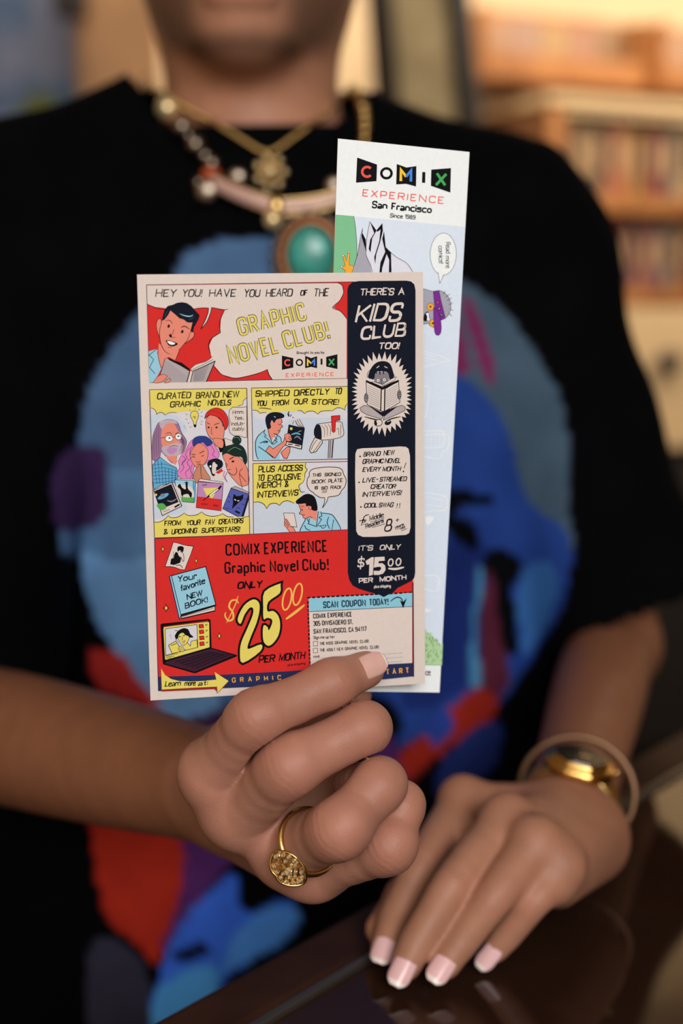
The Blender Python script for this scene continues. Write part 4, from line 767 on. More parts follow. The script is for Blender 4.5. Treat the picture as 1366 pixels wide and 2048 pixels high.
# legs inside the trousers
for s_ in (-1, 1): body.cap((CX + s_ * .085, 1.01, .90), (CX + s_ * .09, 1.03, .47), .085, .055, .04).cap((CX + s_ * .09, 1.03, .47), (CX + s_ * .09, 1.06, .07), .052, .036, .03).cap((CX + s_ * .09, 1.06, .05), (CX + s_ * .11, .90, .04), .036, .032, .03)
def wrinkles(p):
    """knuckle creases on the backs of the holding hand's fingers"""
    o = np.zeros(len(p), np.float32)
    for f_ in ('index', 'middle', 'ring', 'pinky'):
        J = [np.array(j) for j in HR[f_]]
        for i, am in ((1, 1.), (2, .7)):
            ax_ = J[i + 1] - J[i - 1]; ax_ = ax_ / np.linalg.norm(ax_); q = p - J[i]; s_ = q @ ax_; r_ = np.linalg.norm(q, axis=1)
            w_ = np.exp(-(s_ / .0034) ** 2) * np.exp(-(np.maximum(r_ - .011, 0) / .004) ** 2); cr = q @ np.cross(ax_, [0, 1, 0])
            o += .00016 * am * w_ * np.cos(2 * PI * s_ / .0026 + 60 * cr + 1.5 * np.sin(500 * cr))
    return o
lo_ = np.min([np.min([np.array(j) for j in HR[f_]], 0) for f_ in HR], 0) - .02; hi_ = np.max([np.max([np.array(j) for j in HR[f_]], 0) for f_ in HR], 0) + .02
body.fn(lo_, hi_, wrinkles)
X = axis_pts([(-.34, -.072, .004), (-.072, .062, .0007), (.062, .205, .0014), (.205, .30, .004)])
Y = axis_pts([(.452, .56, .0007), (.56, .70, .0014), (.70, 1.16, .004)])
Z = axis_pts([(0, .985, .006), (.985, 1.055, .0014), (1.055, 1.185, .0007), (1.185, 1.70, .004)])
V, Qd = surface_net(body, X, Y, Z)
def relax(V, Qd, n, lam=.5):
    for _ in range(n):
        S_ = np.zeros_like(V); c_ = np.zeros(len(V))
        for i, j in ((0, 1), (1, 2), (2, 3), (3, 0)):
            for a_, b_ in ((i, j), (j, i)):
                for k in range(3): S_[:, k] += np.bincount(Qd[:, a_], V[Qd[:, b_], k], len(V))
                c_ += np.bincount(Qd[:, a_], minlength=len(V))
        V = V + lam * (S_ / np.maximum(c_, 1)[:, None] - V)
    return V
V = relax(V, Qd, 3)
me = np_mesh('person', V, Qd); n_ = len(me.vertices); co = np.empty(n_ * 3, np.float32); me.vertices.foreach_get('co', co); co = co.reshape(-1, 3)
# skin tone: arms darkened to paint in light falloff, hands kept paler, redder knuckles, stubble on the jaw, lips
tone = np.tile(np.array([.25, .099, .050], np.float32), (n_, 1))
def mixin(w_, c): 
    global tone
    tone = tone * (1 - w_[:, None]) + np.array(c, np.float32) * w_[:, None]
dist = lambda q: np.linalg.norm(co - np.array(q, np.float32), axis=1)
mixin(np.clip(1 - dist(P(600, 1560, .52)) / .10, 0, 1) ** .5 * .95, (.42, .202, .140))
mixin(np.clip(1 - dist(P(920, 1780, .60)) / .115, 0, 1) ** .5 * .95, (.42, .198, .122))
for f_ in HR:
    for i, a_ in ((0, .35), (1, .5), (2, .35)): mixin(np.exp(-(dist(HR[f_][i] - Vector((0, .006, 0))) / .011) ** 2) * a_, (.44, .172, .118))
for f_ in HL:
    for i, a_ in ((0, .25), (1, .4)): mixin(np.exp(-(dist(HL[f_][i]) / .011) ** 2) * a_, (.45, .18, .115))
mixin(sstep(1.36, 1.40, co[:, 2]), (.46, .215, .125))
face = (co[:, 2] > 1.40) & (co[:, 1] < 1.0)
mixin(np.where(face, sstep(1.512, 1.486, co[:, 2]) * sstep(.012, .04, np.hypot(co[:, 0] - CX, (co[:, 2] - 1.452) * .6) + .02 * (co[:, 1] > .93)) * sstep(.985, .95, co[:, 1]) * np.maximum(sstep(1.437, 1.455, co[:, 2]), sstep(.935, .92, co[:, 1])), 0) * .72, (.060, .034, .024))
mixin(np.where(face, np.exp(-((co[:, 2] - 1.443) / .007) ** 2 ) * sstep(.955, .93, co[:, 1]), 0) * .6, (.06, .035, .025))  # beard under the chin, with the shade there painted in
mixin(np.where(face & (co[:, 1] < .8935) & (np.abs(co[:, 0] - CX) < .024), np.exp(-((co[:, 2] - 1.474) / .008) ** 4), 0) * .75, (.42, .15, .12))
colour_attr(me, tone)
sk = mat('skin', (.5, .3, .2), .5, spec=.32, linear=True, sss=.12); nt = sk.node_tree; b_ = nt.nodes['Principled BSDF']
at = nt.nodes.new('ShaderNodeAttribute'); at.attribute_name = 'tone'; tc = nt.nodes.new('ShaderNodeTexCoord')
n1 = nt.nodes.new('ShaderNodeTexNoise'); n1.inputs['Scale'].default_value = 260; n1.inputs['Detail'].default_value = 5; nt.links.new(tc.outputs['Object'], n1.inputs[0])
n2 = nt.nodes.new('ShaderNodeTexNoise'); n2.inputs['Scale'].default_value = 70; n2.inputs['Detail'].default_value = 3; nt.links.new(tc.outputs['Object'], n2.inputs[0])
r_ = nt.nodes.new('ShaderNodeMapRange'); r_.inputs['To Min'].default_value = .8; r_.inputs['To Max'].default_value = 1.16; nt.links.new(n2.outputs['Fac'], r_.inputs[0])
mx = nt.nodes.new('ShaderNodeMix'); mx.data_type = 'RGBA'; mx.blend_type = 'MULTIPLY'; mx.inputs[0].default_value = 1
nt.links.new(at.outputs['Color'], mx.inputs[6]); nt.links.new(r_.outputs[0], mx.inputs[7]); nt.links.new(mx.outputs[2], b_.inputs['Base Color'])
vo = nt.nodes.new('ShaderNodeTexVoronoi'); vo.inputs['Scale'].default_value = 1300; nt.links.new(tc.outputs['Object'], vo.inputs[0])
ad = nt.nodes.new('ShaderNodeMath'); ad.operation = 'ADD'; nt.links.new(vo.outputs['Distance'], ad.inputs[0]); nt.links.new(n1.outputs['Fac'], ad.inputs[1])
bp = nt.nodes.new('ShaderNodeBump'); bp.inputs['Strength'].default_value = .16; bp.inputs['Distance'].default_value = .0004; nt.links.new(ad.outputs[0], bp.inputs['Height']); nt.links.new(bp.outputs[0], b_.inputs['Normal'])
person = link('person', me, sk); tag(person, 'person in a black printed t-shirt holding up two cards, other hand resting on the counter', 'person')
# ---- eyes and brows
eye_w = mat('eye_white', (226, 220, 212), .2, noise=.03, nscale=200); iris = mat('brown_iris', (70, 42, 24), .15, noise=.2, nscale=400); pupil = mat('pupil', (8, 8, 8), .1, noise=.05); browm = mat('dark_brow', (30, 20, 15), .6, noise=.3, nscale=300)
for s_ in (-1, 1):
    bm = bmesh.new(); sphere(bm, (0, 0, 0), .0118, 28); 
    for f in bm.faces:
        c_ = f.calc_center_median().normalized(); a_ = math.acos(max(-1, min(1, -c_.y))); f.material_index = 2 if a_ < .2 else 1 if a_ < .5 else 0
    bmesh.ops.translate(bm, vec=(CX + s_ * .031, .9105, 1.5465), verts=bm.verts); obj('eyeball', bm, [eye_w, iris, pupil], person, True)
    bm = bmesh.new(); tube(bm, smooth_pts([(CX + s_ * .015, .9005, 1.566), (CX + s_ * .030, .8985, 1.5705), (CX + s_ * .046, .9085, 1.567)], 5), [.0008 + .0018 * math.sin(PI * min(1, .15 + k / 11)) for k in range(11)], 8); obj('eyebrow', bm, browm, person, True)
# ---- fingernails
nail_m = mat('fingernail', (214, 168, 156), .24, spec=.5, coat=.6, noise=.06, nscale=300); nail_l = mat('manicured_fingernail', (232, 186, 186), .22, coat=.5, noise=.04, nscale=300)
tipw = mat('fingernail_tip', (236, 222, 212), .3, coat=.3, noise=.03, nscale=300)
def nail(c, ax_, nr, L, W, R, m, lab=None, free=.16):
    ax_ = Vector(ax_).normalized(); nr = Vector(nr); nr = (nr - ax_ * nr.dot(ax_)).normalized(); sd = ax_.cross(nr); bm = bmesh.new(); NU, NV = 14, 10; g = [[], []]
    for lay in (0, 1):
        for i in range(NU + 1):
            s_ = -1 + 2 * i / NU; row = []
            hw = math.sqrt(max(.02, 1 - max(0, -s_ - .1) ** 2.4 * 1.2)) * (1 - max(0, (s_ - .35) / .65) ** 2.2 * .62)
            for j in range(NV + 1):
                t_ = -1 + 2 * j / NV; th = t_ * hw * W / 2 / R
                row.append(bm.verts.new(Vector(c) + ax_ * (s_ * L / 2) + sd * math.sin(th) * R + nr * ((math.cos(th) - 1) * R - .00015 * s_ * s_ - (.0005 if lay else 0))))
            g[lay].append(row)
    for i in range(NU):
        for j in range(NV):
            f0 = bm.faces.new((g[0][i][j], g[0][i + 1][j], g[0][i + 1][j + 1], g[0][i][j + 1])); f1 = bm.faces.new((g[1][i][j + 1], g[1][i + 1][j + 1], g[1][i + 1][j], g[1][i][j]))
            if (i + .5) / NU > 1 - free: f0.material_index = f1.material_index = 1
    for i in range(NU):
        for j in (0, NV): bm.faces.new((g[0][i][j], g[1][i][j], g[1][i + 1][j], g[0][i + 1][j]))
    for j in range(NV):
        for i in (0, NU): bm.faces.new((g[0][i][j], g[0][i][j + 1], g[1][i][j + 1], g[1][i][j]))
    bmesh.ops.recalc_face_normals(bm, faces=bm.faces); o = obj('fingernail', bm, [m, tipw], person, True)
    if lab: o['label'] = lab
j_ = HR['index']; nax = (j_[3] - j_[2]).normalized(); toc = (CAM - j_[3]).normalized(); nn = (toc - nax * toc.dot(nax)).normalized(); nn = (nn + Vector((0, 0, .12))).normalized()
nail(j_[3] - nax * .0010 + nn * .0073, nax, nn, .0128, .0098, .0068, nail_m, None, .10)
for f_ in HL:
    j_ = HL[f_]; nax = (j_[3] - j_[2]).normalized(); toc = (CAM - j_[3]).normalized(); nn = (toc - nax * toc.dot(nax)).normalized(); nn = (nn + Vector((0, 0, .15))).normalized(); r0 = RL[f_][3]
    nail(j_[3] + nax * (.0035) + nn * (r0 + .0002), nax, nn, .0165 * r0 / .0068, r0 * 1.72, r0 * 1.0, nail_l, 'glossy pale pink nail with a white tip')
# ------------------------------------------------------------------ t-shirt
cloth = Blob(.04)
cloth.cap((CX + .035, .995, .62), (CX + .03, .99, 1.18), .195, .185, .05, [((0, 1, 0), 1.72)]).cap((CX, .992, .62), (CX, .985, 1.20), .205, .198, .05, [((0, 1, 0), 1.72)]).cap((CX - .09, .99, 1.325), (CX + .09, .99, 1.325), .062, .062, .05)
for S_, E_, r0, r1 in ((SH_R, Vector((-.238, .815, 1.08)), .071, .074), (SH_L, Vector((.188, .93, 1.085)), .071, .060)):
    cloth.cap((CX + (.045 if S_.x > 0 else -.055), .998, 1.378 if S_.x > 0 else 1.386), S_, .058, .066, .03).cap(S_, E_ + (E_ - S_) * .25, r0, r1, .035)
cloth.cap((CX, 1.015, 1.36), (CX, 1.0, 1.425), .075, .071, .02, [((0, 1, 0), 1.05)])
def folds(p): return (.0035 * np.sin(38 * p[:, 0] + 21 * p[:, 2] + 3 * np.sin(9 * p[:, 2])) * np.sin(13 * p[:, 2] + 7 * p[:, 0]) + .002 * np.sin(70 * p[:, 0] - 44 * p[:, 2])).astype(np.float32)
cloth.fn((-.5, .7, .55), (.4, 1.3, 1.36), folds)
V, Qd = surface_net(cloth, axis_pts([(-.40, .29, .0036)]), axis_pts([(.74, .90, .0036), (.90, 1.18, .006)]), axis_pts([(.58, 1.45, .0036)]))
V = np.asarray(V); fc = V[Qd].mean(1); keep = np.ones(len(Qd), bool)
hem = lambda S_, E_: (fc - np.array(E_)) @ np.array((E_ - S_).normalized())
eR, eL = Vector((-.238, .815, 1.08)), Vector((.188, .93, 1.085))
keep &= ~((hem(SH_R, eR) > .04) & (fc[:, 0] < CX - .09) & (np.linalg.norm(fc - np.array(eR), axis=1) < .16) & (fc[:, 1] < .93))
keep &= ~((hem(SH_L, eL) > .004) & (fc[:, 0] > CX + .222) & (np.linalg.norm(fc - np.array(eL), axis=1) < .13))
keep &= ~((fc[:, 2] > 1.398 + np.clip((fc[:, 1] - .94) * .42, 0, .035)) & (np.hypot(fc[:, 0] - CX, fc[:, 1] - 1.0) < .084))                            # neck opening
keep &= ~(fc[:, 2] < .70)                                                                        # lower hem
me = np_mesh('t_shirt', V, Qd[keep]); n_ = len(me.vertices); co = np.empty(n_ * 3, np.float32); me.vertices.foreach_get('co', co); co = co.reshape(-1, 3)
tone = np.tile(np.array(lin((6, 6, 8)), np.float32), (n_, 1))
def inside(poly, x, z):
    c = np.zeros(len(x), bool); n = len(poly)
    for i in range(n):
        (x0, z0), (x1, z1) = poly[i], poly[(i + 1) % n]; m = (z0 > z) != (z1 > z)
        with np.errstate(divide='ignore', invalid='ignore'): c ^= m & (x < (x1 - x0) * (z - z0) / (z1 - z0 + 1e-12) + x0)
    return c
PRINT = (((112, 160, 212), '345,560 365,512 430,482 540,478 680,498 820,520 930,566 1005,612 1062,680 1112,765 1140,850 1146,1000 1146,1110 1100,1060 900,900 700,800 500,800 420,1000 420,1250 480,1400 420,1440 310,1425 240,1320 180,1220 152,1100 140,1000 150,920 172,800 222,700 300,600'),
         ((74, 104, 142), '345,560 365,512 430,482 540,478 690,500 690,900 300,1000 150,1000 140,1000 150,920 172,800 222,700 300,600'), ((88, 126, 170), '345,960 300,940 150,940 140,1000 152,1100 300,1110'),
         ((66, 86, 104), '905,560 1005,612 1062,680 1112,765 1140,850 1146,1000 1146,1110 1080,1050 1040,980 1000,880 960,780 905,740'),
         ((76, 116, 166), '420,900 690,780 900,800 880,1100 780,1400 600,1460 440,1400 400,1150'), ((52, 78, 132), '560,950 760,900 800,1100 700,1300 600,1250'),
         ((62, 42, 84), '128,905 205,900 218,985 200,1045 135,1040'), ((112, 40, 84), '932,612 952,606 985,690 1003,768 982,772 956,700'), ((112, 40, 84), '905,640 925,650 945,740 905,745'),
         ((36, 64, 136), '880,770 925,755 985,800 1030,880 1062,1000 1140,1070 1146,1150 1128,1250 1085,1340 1040,1400 990,1450 940,1420 800,1500 740,1480 700,1380 760,1200 860,1000'),
         ((28, 44, 106), '900,1080 960,1090 1000,1180 980,1330 920,1400 800,1420 850,1250'), ((52, 100, 164), '1062,1160 1110,1130 1125,1200 1100,1290 1060,1340 1052,1240'),
         ((8, 9, 13), '880,985 985,1000 978,1020 905,1030 955,1060 950,1115 890,1060'), ((8, 9, 13), '970,1128 1020,1112 1062,1150 1040,1200 1052,1300 1040,1340 1000,1320 985,1220'), ((84, 34, 52), '975,1180 995,1175 1010,1300 1030,1400 975,1420 960,1330'), ((70, 130, 170), '955,1160 972,1170 955,1300 970,1390 945,1380'),
         ((8, 9, 13), '700,1385 760,1390 800,1440 780,1500 700,1480'), ((150, 40, 28), '770,1540 830,1490 940,1402 985,1410 1000,1450 930,1490 850,1540 800,1575'), ((32, 46, 104), '880,1540 960,1470 1010,1480 1000,1560 930,1600 880,1620'), ((74, 36, 90), '720,1460 780,1470 800,1540 820,1580 760,1560'), ((44, 66, 150), '860,1450 900,1430 905,1480 860,1500'),
         ((176, 48, 44), '180,1310 240,1312 285,1370 320,1412 200,1385'), ((64, 34, 70), '370,1440 400,1425 480,1400 500,1450 420,1480'), ((172, 46, 32), '190,1600 375,1600 372,1720 350,1830 318,1925 280,1900 205,1830'), ((84, 42, 104), '375,1600 560,1600 470,1710 400,1800 345,1890 322,1900 350,1830 372,1720'),
         ((62, 114, 238), '470,1738 478,1800 520,1812 570,1792 600,1822 575,1870 500,1915 430,1990 420,2100 280,2100 320,1960 350,1870 400,1800'), ((84, 168, 244), '330,1965 420,1925 440,1960 430,2020 420,2100 300,2100 310,2000'), ((84, 154, 250), '480,1850 560,1800 598,1826 560,1880 470,1930 440,1950'), ((12, 14, 24), '350,1905 400,1880 420,1900 370,1925'), ((52, 52, 70), '180,1900 280,1920 300,2000 290,2100 180,2100'))
front = co[:, 1] < .955
for c_, s_ in PRINT:
    pl = [PY(*map(float, q.split(',')), .872) for q in s_.split()]; pl = smooth_pts([(q.x, q.z) for q in pl], 4, True); tone[front & inside(pl, co[:, 0], co[:, 2])] = lin(c_)
colour_attr(me, tone)
fab = mat('printed_cotton', (10, 10, 12), .95, spec=.04); nt = fab.node_tree; at = nt.nodes.new('ShaderNodeAttribute'); at.attribute_name = 'tone'
tc = nt.nodes.new('ShaderNodeTexCoord'); n1 = nt.nodes.new('ShaderNodeTexNoise'); n1.inputs['Scale'].default_value = 30; nt.links.new(tc.outputs['Object'], n1.inputs[0]); r_ = nt.nodes.new('ShaderNodeMapRange'); r_.inputs['To Min'].default_value = .6; r_.inputs['To Max'].default_value = 1.35; nt.links.new(n1.outputs['Fac'], r_.inputs[0])
mx = nt.nodes.new('ShaderNodeMix'); mx.data_type = 'RGBA'; mx.blend_type = 'MULTIPLY'; mx.inputs[0].default_value = 1; nt.links.new(at.outputs['Color'], mx.inputs[6]); nt.links.new(r_.outputs[0], mx.inputs[7]); nt.links.new(mx.outputs[2], nt.nodes['Principled BSDF'].inputs['Base Color'])
shirt = link('t_shirt', me, fab, person); shirt['label'] = 'loose black t-shirt with a blue, grey and red graphic print'
so = shirt.modifiers.new('thickness', 'SOLIDIFY'); so.thickness = .0025; so.offset = 1
# trousers, shoes and hair, out of the frame
tr = Blob(.03)
tr.cap((CX, 1.0, .93), (CX, 1.0, .85), .155, .15, .05, [((0, 1, 0), 1.35)])
for s_ in (-1, 1): tr.cap((CX + s_ * .085, 1.01, .88), (CX + s_ * .09, 1.03, .47), .098, .072, .03).cap((CX + s_ * .09, 1.03, .47), (CX + s_ * .09, 1.06, .09), .07, .062, .03)
V, Qd = surface_net(tr, axis_pts([(-.30, .2, .009)]), axis_pts([(.85, 1.2, .009)]), axis_pts([(.0, 1.12, .009)])); link('trousers', np_mesh('trousers', V, Qd), mat('dark_denim', (24, 26, 36), .9, noise=.2, nscale=90), person)
hair = Blob(.015).ell((CX, 1.022, 1.585), (.083, .100, .098), .02); V, Qd = surface_net(hair, axis_pts([(CX - .1, CX + .1, .005)]), axis_pts([(.9, 1.14, .005)]), axis_pts([(1.48, 1.70, .005)]))
fc = np.asarray(V)[Qd].mean(1); kp = (fc[:, 2] > 1.60) | (fc[:, 1] > 1.0 + (1.6 - fc[:, 2]) * .1); kp &= ~((fc[:, 2] < 1.52) & (fc[:, 1] < 1.06)); ho = link('hair', np_mesh('hair', V, Qd[kp]), mat('dark_hair', (28, 20, 16), .5, noise=.4, nscale=60), person); q_ = ho.modifiers.new('thickness', 'SOLIDIFY'); q_.thickness = .008
# ------------------------------------------------------------------ the shop
from mathutils.bvhtree import BVHTree
RMX = Matrix.Translation(RO) @ Matrix(((EX.x, EY.x, 0), (EX.y, EY.y, 0), (0, 0, 1))).to_4x4()
def rbox(name, s0, s1, t0, t1, z0, z1, m, parent=None, bev=0):
    return obj(name, box(((s0 + s1) / 2, (t0 + t1) / 2, (z0 + z1) / 2), (s1 - s0, t1 - t0, z1 - z0), RMX, bev), m, parent)
cream = mat('cream_plaster', (214, 188, 150), .8, noise=.06, nscale=8); wood_floor = mat('dark_floorboards', (58, 40, 28), .5, noise=.4, nscale=14); plain = mat('white_ceiling', (190, 184, 172), .9, noise=.04, nscale=6)
S0, S1, T0 = -3.4, 3.2, -5.5
structure(rbox('floor', S0, S1, T0, 0, -.1, 0, wood_floor)); structure(rbox('ceiling', S0, S1, T0, 0, 2.9, 3.0, plain))
structure(rbox('wall_back', S0, S1, 0, .1, 0, 2.9, cream)); structure(rbox('wall_left', S0 - .1, S0, T0, .1, 0, 2.9, cream)); structure(rbox('wall_right', S1, S1 + .1, T0, .1, 0, 2.9, cream))
bm = bmesh.new()
for a in ((S0, WIN[0], 0, 2.9), (WIN[1], S1, 0, 2.9), (WIN[0], WIN[1], 0, WIN[2]), (WIN[0], WIN[1], WIN[3], 2.9)): bx(bm, ((a[0] + a[1]) / 2, T0 - .05, (a[2] + a[3]) / 2), (a[1] - a[0], .1, a[3] - a[2]), RMX)
structure(obj('wall_front', bm, cream))
bm = bmesh.new()
for a in ((WIN[0], WIN[0] + .05, WIN[2], WIN[3]), (WIN[1] - .05, WIN[1], WIN[2], WIN[3]), (WIN[0], WIN[1], WIN[2], WIN[2] + .05), (WIN[0], WIN[1], WIN[3] - .05, WIN[3])): bx(bm, ((a[0] + a[1]) / 2, T0 - .05, (a[2] + a[3]) / 2), (a[1] - a[0], .11, a[3] - a[2]), RMX)
structure(obj('window_1', bm, mat('dark_window_frame', (44, 38, 34), .5, noise=.1)))
# bookcase: open shelves above cream drawers
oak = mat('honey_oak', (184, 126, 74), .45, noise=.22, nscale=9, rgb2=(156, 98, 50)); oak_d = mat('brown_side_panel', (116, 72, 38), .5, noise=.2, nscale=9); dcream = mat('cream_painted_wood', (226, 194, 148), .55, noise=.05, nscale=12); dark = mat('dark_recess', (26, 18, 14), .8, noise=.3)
BS = RMX.inverted() @ PY(1098, 300, 3.68); bs, bt = BS.x, BS.y                  # front left edge in room coordinates
bc = empty('bookcase', RM(bs + .75, bt + .15, 0), 'tall honey oak bookcase with two rows of books above cream drawers', 'bookcase')
def part(name, s0, s1, t0, t1, z0, z1, m, parent, bev=0.002):
    o = rbox(name, s0, s1, t0, t1, z0, z1, m, None, bev); o.parent = parent
    p_ = parent
    while p_: o.matrix_parent_inverse = Matrix.Identity(4); p_ = None
    o.matrix_parent_inverse = Matrix.Translation(-Vector(RO) * 0); return o
W_ = 1.5; BD = min(.33, -bt - .005) if bt < 0 else .3
def rpart(name, s0, s1, t0, t1, z0, z1, m, root, bev=.002):
    o = rbox(name, s0, s1, t0, t1, z0, z1, m, None, bev); o.data.transform(Matrix.Translation(-root.location)); o.parent = root; return o
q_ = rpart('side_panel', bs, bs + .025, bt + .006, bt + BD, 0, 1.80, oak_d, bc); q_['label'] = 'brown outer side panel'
rpart('side_panel', bs + W_ - .025, bs + W_, bt + .006, bt + BD, 0, 1.80, oak, bc); rpart('face_strip', bs, bs + .045, bt - .002, bt + .008, 0, 1.82, oak, bc)
rpart('back_panel', bs + .025, bs + W_ - .025, bt + BD - .01, bt + BD, 0, 1.80, dcream, bc); h_ = rpart('header_board', bs + .045, bs + W_ - .045, bt - .001, bt + .012, 1.778, 1.80, dcream, bc); rpart('top', bs - .01, bs + W_ + .01, bt - .01, bt + BD, 1.80, 1.825, dcream, bc)
for z in (1.535, 1.30): rpart('shelf', bs + .02, bs + W_ - .02, bt - .003, bt + BD - .01, z, z + .045, oak, bc)
rpart('base', bs + .025, bs + W_ - .025, bt + .02, bt + BD - .01, 0, .90, dark, bc)
ks = min(np.arange(bs, bs + .7, .005), key=lambda q: abs((lambda w_: 683 + F * w_.x / ((w_ - CAM).dot(FWD)))(RM(float(q), bt - .03)) - 1312)); kw = RM(float(ks), bt - .03); kz = PY(1312, 722, kw.y).z; ks = float(ks)
for k in range(2):
    d_ = rpart('drawer', bs + .05 + k * .71, bs + .74 + k * .71, bt - .012, bt + .03, .915, 1.292, dcream, bc, .004); 
    bm = bmesh.new(); sphere(bm, (ks + k * .71, bt - .028, kz), .029, 14, (1.5, .8, 1)); bmesh.ops.transform(bm, matrix=Matrix.Translation(-bc.location) @ RMX, verts=bm.verts); kn = obj('knob', bm, mat('dark_knob', (38, 28, 18), .4), d_, True)
for k in range(2): rpart('cupboard_door', bs + .05 + k * .71, bs + .74 + k * .71, bt + .0, bt + .02, .08, .89, dark, bc, .004)
# books, each its own
COLS = [(150, 96, 74), (206, 168, 116), (70, 62, 58), (214, 150, 110), (198, 108, 84), (214, 172, 84), (120, 70, 62), (186, 92, 72), (62, 74, 92), (222, 186, 140), (176, 130, 72), (90, 52, 48)]
COL2 = [(42, 46, 92), (58, 74, 120), (190, 160, 116), (176, 88, 60), (150, 40, 28), (96, 70, 96), (200, 130, 116), (178, 112, 104), (64, 92, 130), (206, 176, 130), (140, 60, 52), (70, 60, 90)]
NM = {0: ['brown', 'tan', 'charcoal', 'apricot', 'terracotta', 'mustard', 'dark maroon', 'brick', 'slate', 'beige', 'ochre', 'deep brown'], 1: ['navy', 'steel blue', 'buff', 'rust', 'dark red', 'mauve', 'pink', 'dusty rose', 'blue', 'sand', 'wine', 'dark violet']}
page = mat('book_pages', (200, 176, 138), .8, noise=.05, nscale=200); BM = {}
ordn = ['first', 'second', 'third', 'fourth', 'fifth', 'sixth', 'seventh', 'eighth', 'ninth', 'tenth', 'eleventh', 'twelfth', 'thirteenth', 'fourteenth', 'fifteenth', 'sixteenth', 'seventeenth', 'eighteenth', 'nineteenth', 'twentieth', 'twenty-first', 'twenty-second', 'twenty-third', 'twenty-fourth', 'twenty-fifth', 'twenty-sixth']
rb = random.Random(11)
COLS = [tuple(v * .82 for v in c) for c in COLS]; COL2 = [tuple(v * .78 for v in c) for c in COL2]
for row, (z, cols) in enumerate(((1.5812, COLS), (1.3462, COL2))):
    x = bs + .06; k = 0
    while x < bs + .70:
        w = rb.uniform(.026, .052); h = rb.uniform(.165, .195) if row == 0 else rb.uniform(.155, .182); dp = rb.uniform(.14, .17); c_ = cols[k % 12]
        key = (row, k % 12)
        if key not in BM: BM[key] = mat('book_cover_' + NM[row][k % 12].replace(' ', '_'), c_, .5, noise=.12, nscale=60)
        r_ = empty('book', RM(x + w / 2, bt + .03 + dp / 2, z), f'{NM[row][k % 12]} book, {ordn[k]} from the left on the {"upper" if row == 0 else "lower"} bookcase shelf', 'book', math.radians(25), f'books on the {"upper" if row == 0 else "lower"} bookcase shelf')
        bm = bmesh.new(); bx(bm, (0, -dp / 2 + .0015, h / 2), (w, .003, h)); 
        for s_ in (-1, 1): bx(bm, (s_ * (w / 2 - .001), 0, h / 2), (.002, dp, h))
        obj('cover', bm, BM[key], r_); obj('pages', box((0, .002, h / 2), (w - .006, dp - .008, h - .006)), page, r_)
        bm = box((0, -dp / 2 - .0004, h * .55), (w * .55, .001, h * .5)); obj('spine_label', bm, mat('spine_print', (178, 144, 106) if k % 3 else (60, 44, 40), .6), r_)
        x += w + rb.uniform(.001, .004); k += 1
# wall rack of magazines above the bookcase
def rack(u0, v0, u1, v1, y, label, n, s_w, grp):
    a = RMX.inverted() @ PY(u0, v1, y); s0, z0 = a.x, a.z; t_ = a.y; hgt = PY(u0, v0, y).z - z0; w = s_w
    r_ = empty('wall_rack', RM(s0 + w / 2, -.005, z0), label, 'rack')
    rpart('side_panel', s0, s0 + .02, t_, 0, z0, z0 + hgt, oak, r_); rpart('side_panel', s0 + w - .02, s0 + w, t_, 0, z0, z0 + hgt, oak, r_); rpart('base_board', s0, s0 + w, t_, 0, z0 - .02, z0, oak, r_); rpart('top_board', s0, s0 + w, t_ * .35, 0, z0 + hgt, z0 + hgt + .025, oak, r_); rpart('front_rail', s0, s0 + w, t_ - .012, t_, z0 - .02, z0 + .045, oak, r_)
    mc = [(170, 126, 92), (164, 124, 100), (176, 134, 80), (168, 116, 86), (150, 112, 74), (172, 138, 104)]
    wd = ['pinkish', 'beige', 'cream', 'salmon', 'tan', 'pale']
    for k in range(n):
        mw = (w - .06) / n; x = s0 + .03 + (k + .5) * mw; mr = empty('magazine', RM(x, t_ + .05, z0 + .001), f'{wd[k % 6]} magazine, {ordn[k]} from the left in the {grp}', 'magazine', math.radians(25), 'magazines in the ' + grp)
        mh = hgt * rb.uniform(.86, .95); bm = box((0, 0, mh / 2), (mw * .94, .006, mh)); bmesh.ops.rotate(bm, cent=(0, 0, 0), matrix=Matrix.Rotation(-.12, 3, 'X'), verts=bm.verts); obj('cover', bm, mat('magazine_cover', mc[k % 6], .45, noise=.25, nscale=25), mr)
        bm = box((0, -.0035, mh * .22), (mw * .9, .002, mh * .34)); bmesh.ops.rotate(bm, cent=(0, 0, 0), matrix=Matrix.Rotation(-.12, 3, 'X'), verts=bm.verts); obj('cover_band', bm, mat('magazine_band', (146, 100, 26), .45, noise=.3, nscale=25), mr)
rack(968, 10, 1285, 138, 3.72, 'honey oak wall rack of pale magazines above the bookcase, by the dark board', 5, .50, 'oak rack above the bookcase'); rack(1322, 40, 1500, 162, 3.88, 'smaller oak wall rack at the right edge of the photo, right of the magazine rack', 2, .32, 'right-hand oak rack')
